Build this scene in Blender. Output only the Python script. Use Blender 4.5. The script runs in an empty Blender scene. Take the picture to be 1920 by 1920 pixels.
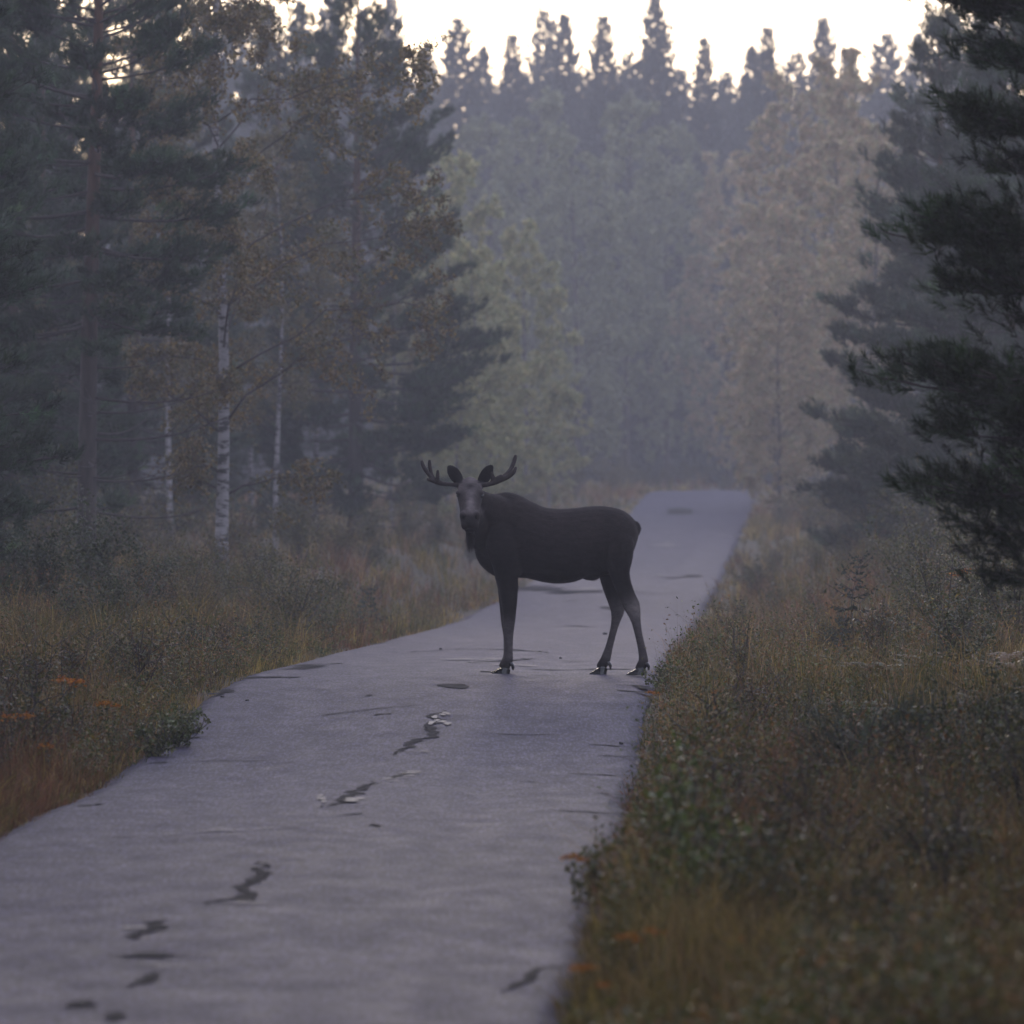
import bpy, math, random
import numpy as np
from mathutils import Vector, Matrix

# ------------------------------------------------------------------ camera, sky, sun, exposure
sc = bpy.context.scene
col = sc.collection
F = 11700.0          # focal length in pixels of the 1920 px photograph
YH = 800.0           # row of the horizon
CAMZ = 2.38          # eye height above the asphalt under the moose
cam_data = bpy.data.cameras.new('camera')
cam = bpy.data.objects.new('camera', cam_data)
col.objects.link(cam)
cam_data.sensor_width = 36.0
cam_data.lens = 36.0 * F / 1920.0
cam_data.clip_start = 0.5
cam_data.clip_end = 3000
PITCH = math.atan((960 - YH) / F)
cam.location = (0, 0, CAMZ)
cam.rotation_euler = (math.pi / 2 - PITCH, 0, 0)
cam_data.dof.use_dof = True
cam_data.dof.focus_distance = 62.0
cam_data.dof.aperture_fstop = (cam_data.lens / 1000) / 0.062
sc.camera = cam

SUN_EL, SUN_AZ = math.radians(7.0), math.radians(-6.0)   # azimuth from +Y, clockwise
world = bpy.data.worlds.new('World')
sc.world = world
world.use_nodes = True
nt = world.node_tree
bg = nt.nodes['Background']
sky = nt.nodes.new('ShaderNodeTexSky')
sky.sky_type = 'NISHITA'
sky.sun_disc = False
sky.sun_elevation = SUN_EL
sky.sun_rotation = SUN_AZ
sky.air_density = 1.0
sky.dust_density = 1.5
sky.ozone_density = 3.0
nt.links.new(sky.outputs[0], bg.inputs['Color'])
bg.inputs['Strength'].default_value = 0.07
# thin even cloud over the whole dome, in front of the glow
cloud = nt.nodes.new('ShaderNodeBackground')
cn = nt.nodes.new('ShaderNodeTexNoise'); cn.inputs['Scale'].default_value = 2.2; cn.inputs['Detail'].default_value = 5
ctc = nt.nodes.new('ShaderNodeTexCoord'); nt.links.new(ctc.outputs['Generated'], cn.inputs['Vector'])
crp = nt.nodes.new('ShaderNodeValToRGB')
crp.color_ramp.elements[0].position = 0.3; crp.color_ramp.elements[0].color = (0.49, 0.485, 0.645, 1)
crp.color_ramp.elements[1].position = 0.7; crp.color_ramp.elements[1].color = (0.60, 0.585, 0.74, 1)
nt.links.new(cn.outputs[0], crp.inputs[0]); nt.links.new(crp.outputs[0], cloud.inputs['Color'])
cloud.inputs['Strength'].default_value = 1.0
addw = nt.nodes.new('ShaderNodeAddShader')
nt.links.new(bg.outputs[0], addw.inputs[0]); nt.links.new(cloud.outputs[0], addw.inputs[1])
nt.links.new(addw.outputs[0], nt.nodes['World Output'].inputs['Surface'])

sun_data = bpy.data.lights.new('sun', 'SUN')
sun_data.energy = 0.5
sun_data.angle = math.radians(15)
sun_data.color = (1.0, 0.86, 0.74)
sun = bpy.data.objects.new('sun', sun_data)
col.objects.link(sun)
sd = Vector((math.sin(SUN_AZ) * math.cos(SUN_EL), math.cos(SUN_AZ) * math.cos(SUN_EL), math.sin(SUN_EL)))
sun.rotation_euler = (-sd).to_track_quat('-Z', 'Y').to_euler()
sun.location = (0, 0, 40)

sc.view_settings.view_transform = 'Standard'
sc.view_settings.look = 'None'
sc.view_settings.gamma = 1.0
sc.view_settings.exposure = 0.86
sc.cycles.use_denoising = True
sc.cycles.max_bounces = 5
sc.cycles.diffuse_bounces = 2
sc.cycles.glossy_bounces = 2
sc.cycles.transmission_bounces = 3
sc.cycles.transparent_max_bounces = 6
sc.cycles.volume_bounces = 1
sc.cycles.sample_clamp_indirect = 4.0
HAZE = 0.00105

random.seed(5)
rng = np.random.default_rng(11)
PI = math.pi

# ------------------------------------------------------------------ helpers
def mk_mesh(name, V, Fc, mat, tint=None, smooth=False):
    V = np.asarray(V, dtype=np.float32).reshape(-1, 3)
    Fc = np.asarray(Fc, dtype=np.int32)
    n, k = Fc.shape
    me = bpy.data.meshes.new(name)
    me.vertices.add(len(V)); me.vertices.foreach_set('co', V.ravel())
    me.loops.add(n * k); me.loops.foreach_set('vertex_index', Fc.ravel())
    me.polygons.add(n)
    me.polygons.foreach_set('loop_start', np.arange(0, n * k, k, dtype=np.int32))
    me.polygons.foreach_set('loop_total', np.full(n, k, dtype=np.int32))
    if tint is not None:
        a = me.color_attributes.new('tint', 'FLOAT_COLOR', 'POINT')
        t = np.ones((len(V), 4), dtype=np.float32); t[:, :3] = tint
        a.data.foreach_set('color', t.ravel())
    me.update(calc_edges=True)
    me.polygons.foreach_set('use_smooth', np.full(n, smooth, dtype=bool))
    me.materials.append(mat)
    return me

class Buf:
    """triangles with a colour per vertex"""
    def __init__(s): s.V = []; s.F = []; s.T = []; s.n = 0
    def add(s, V, Fc, tint):
        V = np.asarray(V, dtype=np.float32).reshape(-1, 3)
        s.V.append(V); s.F.append(np.asarray(Fc, dtype=np.int32).reshape(-1, 3) + s.n)
        t = np.empty((len(V), 3), dtype=np.float32); t[:] = tint
        s.T.append(t); s.n += len(V)
    def mesh(s, name, mat, smooth=False):
        return mk_mesh(name, np.concatenate(s.V), np.concatenate(s.F), mat, np.concatenate(s.T), smooth)

def unit(v):
    return v / np.maximum(np.linalg.norm(v, axis=-1, keepdims=True), 1e-9)

def tube(buf, P, R, sides=6, tint=(1, 1, 1)):
    P = np.asarray(P, dtype=float); R = np.asarray(R, dtype=float)
    n = len(P)
    T = unit(np.gradient(P, axis=0))
    ref = np.array([0.31, 0.95, 0.1]) if abs(T[:, 2]).mean() > 0.6 else np.array([0.05, 0.1, 1.0])
    A = unit(np.cross(T, ref)); B = np.cross(T, A)
    th = np.linspace(0, 2 * PI, sides, endpoint=False)
    V = P[:, None] + R[:, None, None] * (np.cos(th)[None, :, None] * A[:, None] + np.sin(th)[None, :, None] * B[:, None])
    V = V.reshape(-1, 3)
    i = np.arange(n - 1)[:, None] * sides; j = np.arange(sides)[None]; j2 = (j + 1) % sides
    a, b, c, d = i + j, i + j2, i + sides + j2, i + sides + j
    Fc = np.concatenate([np.stack([a, b, c], -1).reshape(-1, 3), np.stack([a, c, d], -1).reshape(-1, 3)])
    base = len(V)
    V = np.concatenate([V, P[[0]], P[[-1]]])
    k = np.arange(sides); k2 = (k + 1) % sides
    Fc = np.concatenate([Fc, np.stack([k2, k, np.full(sides, base)], -1),
                         np.stack([(n - 1) * sides + k, (n - 1) * sides + k2, np.full(sides, base + 1)], -1)])
    buf.add(V, Fc, tint)

def link(o, parent=None):
    col.objects.link(o)
    if parent is not None: o.parent = parent
    return o
def obj(name, me, parent=None):
    return link(bpy.data.objects.new(name, me), parent)
def tag(o, label, cat, group=None):
    o['label'] = label; o['category'] = cat
    if group: o['group'] = group
    return o
def empty(name, loc, rz=0.0, s=1.0):
    o = bpy.data.objects.new(name, None); o.empty_display_size = 0.2
    o.location = loc; o.rotation_euler = (0, 0, rz); o.scale = (s, s, s)
    return link(o)

# ------------------------------------------------------------------ materials
def new_mat(name):
    m = bpy.data.materials.new(name); m.use_nodes = True
    return m, m.node_tree, m.node_tree.nodes['Principled BSDF']

def leaf_mat(name, rough=0.55, trans=0.3, spec=0.35):
    m, t, b = new_mat(name)
    at = t.nodes.new('ShaderNodeAttribute'); at.attribute_name = 'tint'
    b.inputs['Roughness'].default_value = rough
    b.inputs['Specular IOR Level'].default_value = spec
    t.links.new(at.outputs['Color'], b.inputs['Base Color'])
    tr = t.nodes.new('ShaderNodeBsdfTranslucent')
    t.links.new(at.outputs['Color'], tr.inputs['Color'])
    mx = t.nodes.new('ShaderNodeMixShader'); mx.inputs[0].default_value = trans
    t.links.new(b.outputs[0], mx.inputs[1]); t.links.new(tr.outputs[0], mx.inputs[2])
    t.links.new(mx.outputs[0], t.nodes['Material Output'].inputs['Surface'])
    return m

def noise(t, scale, detail=4, vec=None, rough=0.55, stretch=None):
    n = t.nodes.new('ShaderNodeTexNoise')
    n.inputs['Scale'].default_value = scale; n.inputs['Detail'].default_value = detail
    n.inputs['Roughness'].default_value = rough
    tc = t.nodes.new('ShaderNodeTexCoord')
    src = tc.outputs['Object'] if vec is None else vec
    if stretch:
        mp = t.nodes.new('ShaderNodeMapping'); mp.inputs['Scale'].default_value = stretch
        t.links.new(src, mp.inputs['Vector']); src = mp.outputs[0]
    t.links.new(src, n.inputs['Vector'])
    return n
def ramp(t, fac, stops):
    r = t.nodes.new('ShaderNodeValToRGB')
    e = r.color_ramp.elements
    while len(e) > 1: e.remove(e[-1])
    e[0].position = stops[0][0]; e[0].color = (*stops[0][1], 1)
    for p, c in stops[1:]:
        x = e.new(p); x.color = (*c, 1)
    t.links.new(fac, r.inputs[0])
    return r
def mixc(t, fac, a, b, mode='MIX'):
    m = t.nodes.new('ShaderNodeMix'); m.data_type = 'RGBA'; m.blend_type = mode
    if isinstance(fac, (int, float)): m.inputs[0].default_value = fac
    else: t.links.new(fac, m.inputs[0])
    for i, v in ((6, a), (7, b)):
        if isinstance(v, tuple): m.inputs[i].default_value = (*v, 1)
        else: t.links.new(v, m.inputs[i])
    return m.outputs[2]
def bump(t, h, strength, dist, b):
    n = t.nodes.new('ShaderNodeBump'); n.inputs['Strength'].default_value = strength
    n.inputs['Distance'].default_value = dist
    t.links.new(h, n.inputs['Height']); t.links.new(n.outputs[0], b.inputs['Normal'])

M = {}
M['needle'] = leaf_mat('pine_needles', 0.5, 0.2, 0.4)
M['leaf'] = leaf_mat('leaves', 0.42, 0.35, 0.45)
M['grass'] = leaf_mat('grass_blades', 0.6, 0.35, 0.25)
M['petal'] = leaf_mat('petals', 0.7, 0.3, 0.1)

def bark_mat(name, stops, scale=6, stretch=(1, 1, 0.25), bs=0.6):
    m, t, b = new_mat(name)
    n = noise(t, scale, 6, stretch=stretch)
    r = ramp(t, n.outputs[0], stops)
    t.links.new(r.outputs[0], b.inputs['Base Color'])
    b.inputs['Roughness'].default_value = 0.85
    bump(t, n.outputs[0], bs, 0.03, b)
    return m
M['bark_birch'] = bark_mat('birch_bark', [(0.0, (0.03, 0.028, 0.028)), (0.43, (0.04, 0.037, 0.036)), (0.49, (0.20, 0.19, 0.19)), (1.0, (0.38, 0.36, 0.36))], 5, (1, 1, 3.2), 0.3)
M['bark_dark'] = bark_mat('spruce_bark', [(0.3, (0.03, 0.025, 0.022)), (0.7, (0.085, 0.068, 0.058))], 9)
M['twig'] = bark_mat('twig_bark', [(0.3, (0.03, 0.025, 0.025)), (0.7, (0.07, 0.055, 0.05))], 14)
def pine_bark():
    m, t, b = new_mat('pine_bark')
    n = noise(t, 9, 6, stretch=(1, 1, 0.3))
    tc = t.nodes.new('ShaderNodeTexCoord'); sx = t.nodes.new('ShaderNodeSeparateXYZ')
    t.links.new(tc.outputs['Object'], sx.inputs[0])
    mr = t.nodes.new('ShaderNodeMapRange'); mr.inputs[1].default_value = 3.0; mr.inputs[2].default_value = 8.0
    t.links.new(sx.outputs[2], mr.inputs[0])
    lo = ramp(t, n.outputs[0], [(0.3, (0.018, 0.015, 0.014)), (0.7, (0.06, 0.047, 0.040))])
    hi = ramp(t, n.outputs[0], [(0.3, (0.04, 0.021, 0.014)), (0.7, (0.12, 0.058, 0.032))])
    t.links.new(mixc(t, mr.outputs[0], lo.outputs[0], hi.outputs[0]), b.inputs['Base Color'])
    b.inputs['Roughness'].default_value = 0.85
    bump(t, n.outputs[0], 0.8, 0.03, b)
    return m
M['bark_pine'] = pine_bark()

def ground_mat():
    m, t, b = new_mat('forest_floor')
    n1 = noise(t, 0.35, 5); n2 = noise(t, 9, 6, rough=0.7)
    a = ramp(t, n1.outputs[0], [(0.35, (0.055, 0.048, 0.022)), (0.5, (0.075, 0.058, 0.03)), (0.65, (0.095, 0.066, 0.042))])
    c = ramp(t, n2.outputs[0], [(0.3, (0.45, 0.45, 0.45)), (0.7, (1.3, 1.3, 1.3))])
    t.links.new(mixc(t, 1.0, a.outputs[0], c.outputs[0], 'MULTIPLY'), b.inputs['Base Color'])
    b.inputs['Roughness'].default_value = 0.95
    bump(t, n2.outputs[0], 0.8, 0.06, b)
    return m
M['ground'] = ground_mat()

def road_mat():
    m, t, b = new_mat('asphalt')
    big = noise(t, 0.5, 5, stretch=(0.6, 0.3, 1)); mid = noise(t, 3.2, 8, rough=0.72, stretch=(1, 0.5, 1)); fine = noise(t, 42, 3, rough=0.8, stretch=(1, 0.12, 1))
    a = ramp(t, big.outputs[0], [(0.3, (0.020, 0.0165, 0.034)), (0.7, (0.028, 0.0235, 0.045))])
    c = ramp(t, mid.outputs[0], [(0.3, (0.78, 0.78, 0.78)), (0.5, (1, 1, 1)), (0.75, (1.25, 1.23, 1.23))])
    d = ramp(t, fine.outputs[0], [(0.36, (0.30, 0.30, 0.31)), (0.5, (1, 1, 1)), (0.64, (2.6, 2.6, 2.6))])
    x = mixc(t, 1.0, a.outputs[0], c.outputs[0], 'MULTIPLY')
    x = mixc(t, 0.95, x, d.outputs[0], 'MULTIPLY')
    fl = noise(t, 13, 3, rough=0.6, stretch=(1, 0.22, 1)); fr = ramp(t, fl.outputs[0], [(0.30, (0.45, 0.45, 0.46)), (0.40, (1, 1, 1)), (0.62, (1, 1, 1)), (0.72, (1.5, 1.48, 1.48))])
    x = mixc(t, 1.0, x, fr.outputs[0], 'MULTIPLY')
    t.links.new(x, b.inputs['Base Color'])
    rr = ramp(t, mid.outputs[0], [(0.3, (0.80,) * 3), (0.7, (0.66,) * 3)])
    t.links.new(rr.outputs[0], b.inputs['Roughness'])
    b.inputs['Specular IOR Level'].default_value = 0.22
    add = t.nodes.new('ShaderNodeMath'); add.operation = 'MULTIPLY_ADD'; add.inputs[1].default_value = 0.15
    t.links.new(mid.outputs[0], add.inputs[0]); t.links.new(fine.outputs[0], add.inputs[2])
    bump(t, add.outputs[0], 0.35, 0.006, b)
    return m
M['road'] = road_mat()
def plain(name, c, rough=0.8, spec=0.4, ns=30, var=0.4, bs=0.4):
    m, t, b = new_mat(name)
    n = noise(t, ns, 4)
    r = ramp(t, n.outputs[0], [(0.3, tuple(v * (1 - var) for v in c)), (0.7, tuple(v * (1 + var) for v in c))])
    t.links.new(r.outputs[0], b.inputs['Base Color'])
    b.inputs['Roughness'].default_value = rough; b.inputs['Specular IOR Level'].default_value = spec
    bump(t, n.outputs[0], bs, 0.01, b)
    return m
M['crack'] = plain('cracked_asphalt', (0.011, 0.010, 0.012), 0.9, 0.12)
M['wet'] = plain('wet_sky_glint', (0.048, 0.045, 0.055), 0.58, 0.36, 12, 0.5, 0.4)  # wet film; its paler base colour carries part of the sky glint
M['stone'] = plain('grey_stone', (0.10, 0.095, 0.09))

# ------------------------------------------------------------------ the road's course and the lie of the land
TAB = np.array([  # scale px/m, row, centre column of the asphalt
    (900, 3090, -1400), (430, 1920, 178), (287, 1560, 588), (244, 1474, 685), (223, 1408, 738), (207, 1318, 784), (190, 1268, 835),
    (144, 1207, 985), (112, 1168, 1078), (95, 1120, 1140), (70, 1040, 1228), (55, 965, 1292), (50, 920, 1316)], dtype=float)
tY = F / TAB[:, 0]; tZ = CAMZ + (YH - TAB[:, 1]) / TAB[:, 0]; tX = (TAB[:, 2] - 960) / TAB[:, 0]
tY = np.concatenate([[-60], tY, [252, 270, 300, 345, 420, 700]])
tZ = np.concatenate([[tZ[0]], tZ, [-0.25, -0.75, -1.1, -1.2, -1.2, -1.2]])
tX = np.concatenate([[tX[0] - 2.0], tX, [9.0, 14.0, 24.0, 42.0, 75.0, 200.0]])
gy = np.linspace(-60, 700, 3041)
def smooth1(v, sig):
    k = np.exp(-0.5 * (np.arange(-60, 61) * 0.25 / sig) ** 2); k /= k.sum()
    return np.convolve(np.pad(v, 60, mode='edge'), k, 'valid')
gZ = smooth1(np.interp(gy, tY, tZ), 2.2); gX = smooth1(np.interp(gy, tY, tX), 5.0)
HW = 2.06
def road_z(Y): return np.interp(Y, gy, gZ)
def road_x(Y): return np.interp(Y, gy, gX)
def sst(a, b, x):
    t = np.clip((x - a) / (b - a), 0, 1); return t * t * (3 - 2 * t)
def wob(x, y):
    return (0.10 * np.sin(0.9 * x + 0.31 * y) + 0.08 * np.sin(0.37 * y - 0.6 * x + 1.7) + 0.12 * np.sin(0.11 * y + 0.4 * x + .5) + 0.05 * np.sin(1.9 * x + 0.9 * y))
def floor_z(x, Y):
    base = np.interp(Y, [0, 50, 62, 110, 170, 235, 300, 700], [-0.2, -0.28, -0.05, -0.25, -0.55, -0.3, -0.35, -0.4])
    return base + wob(x, Y) * 0.8
def gz(x, Y):
    x = np.asarray(x, dtype=float); Y = np.asarray(Y, dtype=float)
    d = np.abs(x - road_x(Y)); rz = road_z(Y)
    sh = rz - 0.05 - 0.10 * sst(2.3, 3.1, d) * (1 - sst(3.2, 4.6, d))
    w = sst(2.5, 5.5, d)
    return sh * (1 - w) + floor_z(x, Y) * w
def px2w(px, py, s):   # a pixel at a known scale (its depth is F / s)
    return (px - 960) / s, F / s, CAMZ + (YH - py) / s
def ground_pt(px, s):
    x, Y = (px - 960) / s, F / s
    return x, Y, float(gz(x, Y))

# ground sheet
Ys = np.concatenate([np.arange(-45, 15, 4.0), np.arange(15, 130, 0.5), np.arange(130, 270, 1.2), np.arange(270, 470, 6.0)])
dd = np.concatenate([-np.geomspace(230, 7, 26), np.arange(-6.6, -2.0, 0.3), np.linspace(-1.9, 1.9, 6), np.arange(2.1, 6.7, 0.3), np.geomspace(7, 230, 26)])
GX = road_x(Ys)[:, None] * (1 - sst(20, 60, np.abs(dd)))[None] + dd[None]
GY = np.repeat(Ys[:, None], len(dd), 1)
GZ = gz(GX, GY)
dr = np.abs(GX - road_x(GY))
GZ = np.where(dr < 2.0, road_z(GY) - 0.12, GZ) + rng.normal(0, 0.012, GZ.shape) * (dr > 2.6)
nr, nc = GX.shape
i = np.arange(nr - 1)[:, None] * nc; j = np.arange(nc - 1)[None]
quad = np.stack([i + j, i + j + 1, i + nc + j + 1, i + nc + j], -1).reshape(-1, 4)
g = obj('ground', mk_mesh('ground', np.stack([GX, GY, GZ], -1), quad, M['ground'], smooth=True))
g['kind'] = 'structure'

# asphalt: a slab with ragged edges
Yr = np.concatenate([np.arange(-40, 15, 1.0), np.arange(15, 130, 0.12), np.arange(130, 290, 0.4)])
nx = 28
cx = road_x(Yr); cz = road_z(Yr)
tx = np.gradient(cx, Yr); nrm = np.stack([np.ones_like(tx), -tx], -1); nrm /= np.linalg.norm(nrm, axis=1, keepdims=True)
def rag(seed, n, amp):
    r = np.random.default_rng(seed); v = np.zeros(n)
    for w, a in ((3, .25), (9, .35), (40, .6), (150, .8)):
        k = np.ones(w) / w; v += a * np.convolve(r.normal(0, 1, n + w - 1), k, 'valid') * math.sqrt(w) * 0.5
    return v * amp
eL = -HW + rag(3, len(Yr), 0.055); eR = HW + rag(8, len(Yr), 0.055)
f = np.linspace(0, 1, nx)
off = eL[:, None] * (1 - f) + eR[:, None] * f
RX = cx[:, None] + nrm[:, :1] * off; RY = Yr[:, None] + nrm[:, 1:] * off
crown = 0.035 * (1 - (off / HW) ** 2)
rut = -0.018 * np.exp(-((np.abs(off) - 0.95) / 0.28) ** 2)
RZ = road_z(RY) + crown + rut 
RZ[:, 0] -= 0.03; RZ[:, -1] -= 0.03
V = np.stack([RX, RY, RZ], -1)
V = np.concatenate([V, V[:, [-1]] - [0, 0, 0.12], ], 1); V = np.concatenate([V[:, [0]] - [0, 0, 0.12], V], 1)
nr, nc = V.shape[:2]
i = np.arange(nr - 1)[:, None] * nc; j = np.arange(nc - 1)[None]
quad = np.stack([i + j, i + j + 1, i + nc + j + 1, i + nc + j], -1).reshape(-1, 4)
road = obj('road', mk_mesh('road', V, quad, M['road'], smooth=True)); road['kind'] = 'structure'
road['label'] = 'narrow grey asphalt road running through the misty forest'
def surf_z(x, Y):
    o = x - road_x(Y)
    return road_z(Y) + 0.035 * (1 - (o / HW) ** 2) - 0.018 * np.exp(-((np.abs(o) - 0.95) / 0.28) ** 2)
def road_pt(px, py):   # where a pixel's ray meets the asphalt
    Y = np.linspace(20, 236, 8000)
    row = YH - (road_z(Y) + 0.02 - CAMZ) * F / Y
    k = np.where(row <= py)[0][0]
    return (px - 960) / F * Y[k], Y[k]

# ------------------------------------------------------------------ cracks, wet patches, litter on the road
def strip(name, pts, wid, mat, lift=0.005, seed=0):
    r = np.random.default_rng(seed)
    pts = np.asarray(pts, float)
    t = np.concatenate([[0], np.cumsum(np.linalg.norm(np.diff(pts, axis=0), axis=1))])
    n = max(8, int(t[-1] / 0.06)); u = np.linspace(0, t[-1], n)
    P = np.stack([np.interp(u, t, pts[:, 0]), np.interp(u, t, pts[:, 1])], -1)
    T = unit(np.gradient(P, axis=0)); N = np.stack([-T[:, 1], T[:, 0]], -1)
    P += N * (np.convolve(r.normal(0, 1, n + 4), np.ones(5) / 5, 'valid')[:, None] * wid * 0.8)
    taper = np.minimum(1, np.minimum(np.arange(n), np.arange(n)[::-1]) / (0.25 * n) + 0.08)
    w = wid * taper * (0.35 + 0.9 * r.random(n)); w2 = wid * taper * (0.35 + 0.9 * r.random(n))
    A = P + N * w[:, None] * .5; B = P - N * w2[:, None] * .5
    V = np.concatenate([np.c_[A, surf_z(A[:, 0], A[:, 1]) + lift], np.c_[B, surf_z(B[:, 0], B[:, 1]) + lift]])
    k = np.arange(n - 1)
    return obj(name, mk_mesh(name, V, np.stack([k, k + 1, n + k + 1, n + k], -1), mat), road)
def blob(name, x, y, rx, ry, mat, lift, seed):
    r = np.random.default_rng(seed); n = 36
    th = np.linspace(0, 2 * PI, n, endpoint=False)
    rad = 1 + sum(r.normal(0, 0.35 / q) * np.cos(q * th + r.random() * 6) for q in range(2, 9))
    rad = np.clip(rad, 0.3, 1.7)
    ring = np.stack([x + rx * rad * np.cos(th), y + ry * rad * np.sin(th)], -1)
    mid = np.stack([x + .5 * rx * rad * np.cos(th), y + .5 * ry * rad * np.sin(th)], -1)
    P = np.concatenate([ring, mid, [[x, y]]])
    V = np.c_[P, surf_z(P[:, 0], P[:, 1]) + lift]
    k = np.arange(n); k2 = (k + 1) % n
    Fc = np.concatenate([np.stack([k, k2, n + k2], -1), np.stack([k, n + k2, n + k], -1), np.stack([n + k, n + k2, np.full(n, 2 * n)], -1)])
    return obj(name, mk_mesh(name, V, Fc, mat), road)
CR = [  # pixel polylines of cracks and their width in metres
    ([(830, 1335), (800, 1380), (770, 1400), (730, 1420)], 0.10), ([(760, 1452), (735, 1465)], 0.07), ([(700, 1470), (650, 1500), (615, 1520)], 0.10),
    ([(500, 1620), (450, 1690), (380, 1705)], 0.09), ([(310, 1730), (250, 1770)], 0.10), ([(290, 1830), (250, 1860)], 0.09), ([(160, 1885), (95, 1900)], 0.12), ([(240, 1905), (200, 1925)], 0.1),
    ([(870, 1247), (960, 1241), (1000, 1236)], 0.12), ([(735, 1223), (860, 1219), (960, 1221), (1040, 1226)], 0.14), ([(985, 1256), (1090, 1255), (1200, 1253)], 0.2),
    ([(1045, 1238), (1120, 1240)], 0.10), ([(890, 1262), (950, 1264)], 0.14), ([(1150, 1283), (1180, 1284), (1222, 1290)], 0.16), ([(1175, 1292), (1225, 1300)], 0.14),
    ([(450, 1271), (490, 1268), (540, 1272)], 0.25), ([(540, 1256), (620, 1243)], 0.3), ([(360, 1300), (400, 1296), (450, 1290)], 0.2), ([(700, 1206), (750, 1205)], 0.25),
    ([(330, 1383), (380, 1381)], 0.13), ([(270, 1430), (305, 1427)], 0.12), ([(140, 1510), (190, 1506)], 0.10), ([(690, 1345), (740, 1342)], 0.08), ([(675, 1308), (705, 1306)], 0.09),
    ([(965, 1095), (1080, 1112), (1290, 1113)], 0.8), ([(1050, 1128), (1090, 1128)], 0.3), ([(1060, 1175), (1110, 1178)], 0.2), ([(1220, 1085), (1320, 1080)], 0.35),
    ([(1110, 1415), (1200, 1417)], 0.08), ([(1060, 1450), (1180, 1452)], 0.09), ([(1040, 1520), (1180, 1524)], 0.09), ([(1110, 1485), (1185, 1490)], 0.07), ([(1100, 1395), (1190, 1398)], 0.07),
    ([(1090, 1620), (1150, 1625)], 0.05), ([(950, 1860), (1010, 1815), (1080, 1805)], 0.06), ([(960, 1465), (1010, 1467)], 0.06), ([(900, 1375), (1060, 1378)], 0.05),
    ([(180, 1798), (390, 1800)], 0.06), ([(640, 1535), (690, 1530)], 0.07), ([(200, 1570), (250, 1570)], 0.06), ([(560, 1345), (800, 1325)], 0.04), ([(350, 1428), (520, 1425)], 0.05)]
for q, (pl, w) in enumerate(CR):
    strip('crack', [road_pt(*p) for p in pl], w, M['crack'], 0.006, q)
for q, (px, py, rx, ry) in enumerate([(852, 1290, .13, .45), (703, 1553, .04, .12), (462, 1690, .06, .25), (280, 1800, .11, .16), (1140, 1142, .14, 1.0), (1300, 1080, .2, 1.2), (1275, 960, .5, 3)]):
    x, y = road_pt(px, py); blob('patch', x, y, rx, ry, M['crack'], 0.007, q + 40)
for q, (px, py, rx, ry) in enumerate([(822, 1352, .08, .7), (835, 1345, .05, .4), (772, 1456, .10, .25), (735, 1468, .10, .22), (660, 1505, .09, .6), (600, 1500, .05, .6), (790, 1415, .05, .14), (320, 1566, .09, .10), (390, 1562, .2, .14),
        (880, 1490, .05, .10), (952, 1491, .075, .10), (960, 1250, .25, .5), (900, 1240, .3, .5), (1100, 1106, .4, 1.0), (1196, 1107, .16, .9), (1240, 1020, .35, 2.2), (1370, 1003, .5, 2.0), (1090, 1182, .35, .7), (250, 1748, .06, .12), (480, 1702, .12, .10), (300, 1820, .1, .12), (1240, 1080, .2, 1.2)]):
    x, y = road_pt(px, py); rw = np.random.default_rng(500 + q)
    for w in range(5):
        blob('wet_patch', x + rx * rw.normal(0, .55), y + ry * rw.normal(0, .55), rx * rw.uniform(.25, .75), ry * rw.uniform(.06, .2), M['wet'], 0.010 + .0015 * w, q * 7 + w + 90)

def pebble(px, py, r, seed, label):
    q = np.random.default_rng(seed); x, y = road_pt(px, py)
    import bmesh
    bm = bmesh.new(); bmesh.ops.create_icosphere(bm, subdivisions=2, radius=1)
    for v in bm.verts:
        k = 1 + 0.28 * math.sin(v.co.x * 3 + seed) * math.cos(v.co.y * 4 + v.co.z * 2)
        v.co = Vector((v.co.x * r * k, v.co.y * r * 0.8 * k, v.co.z * r * 0.6 * k))
    me = bpy.data.meshes.new('pebble'); bm.to_mesh(me); bm.free(); me.materials.append(M['stone'])
    o = obj('pebble', me); o.location = (x, y, float(surf_z(x, y)) + r * 0.42)
    tag(o, label, 'stone', 'loose stones on the asphalt')
for q, (px, py, r) in enumerate([(1134, 1189, .035), (826, 1217, .022), (1051, 1234, .02), (1165, 1392, .02), (417, 1305, .02), (463, 1313, .018)]):
    pebble(px, py, r, q, 'small loose stone lying on the grey asphalt')

# ------------------------------------------------------------------ the moose
MS = 188.0
MX0 = 1075.0
MY = F / MS
def a1(u, v, y=0.0):      # side view trace -> metres (x along the body, y away from the camera, z up)
    return np.array([(740 + u / 3.5556 - MX0) / MS, y, (1266.5 - (820 + v / 3.5556)) / MS])
def a2(u, v, y=0.0):      # head trace
    return np.array([(760 + u / 7.385 - MX0) / MS, y, (1266.5 - (840 + v / 7.385)) / MS])

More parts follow.
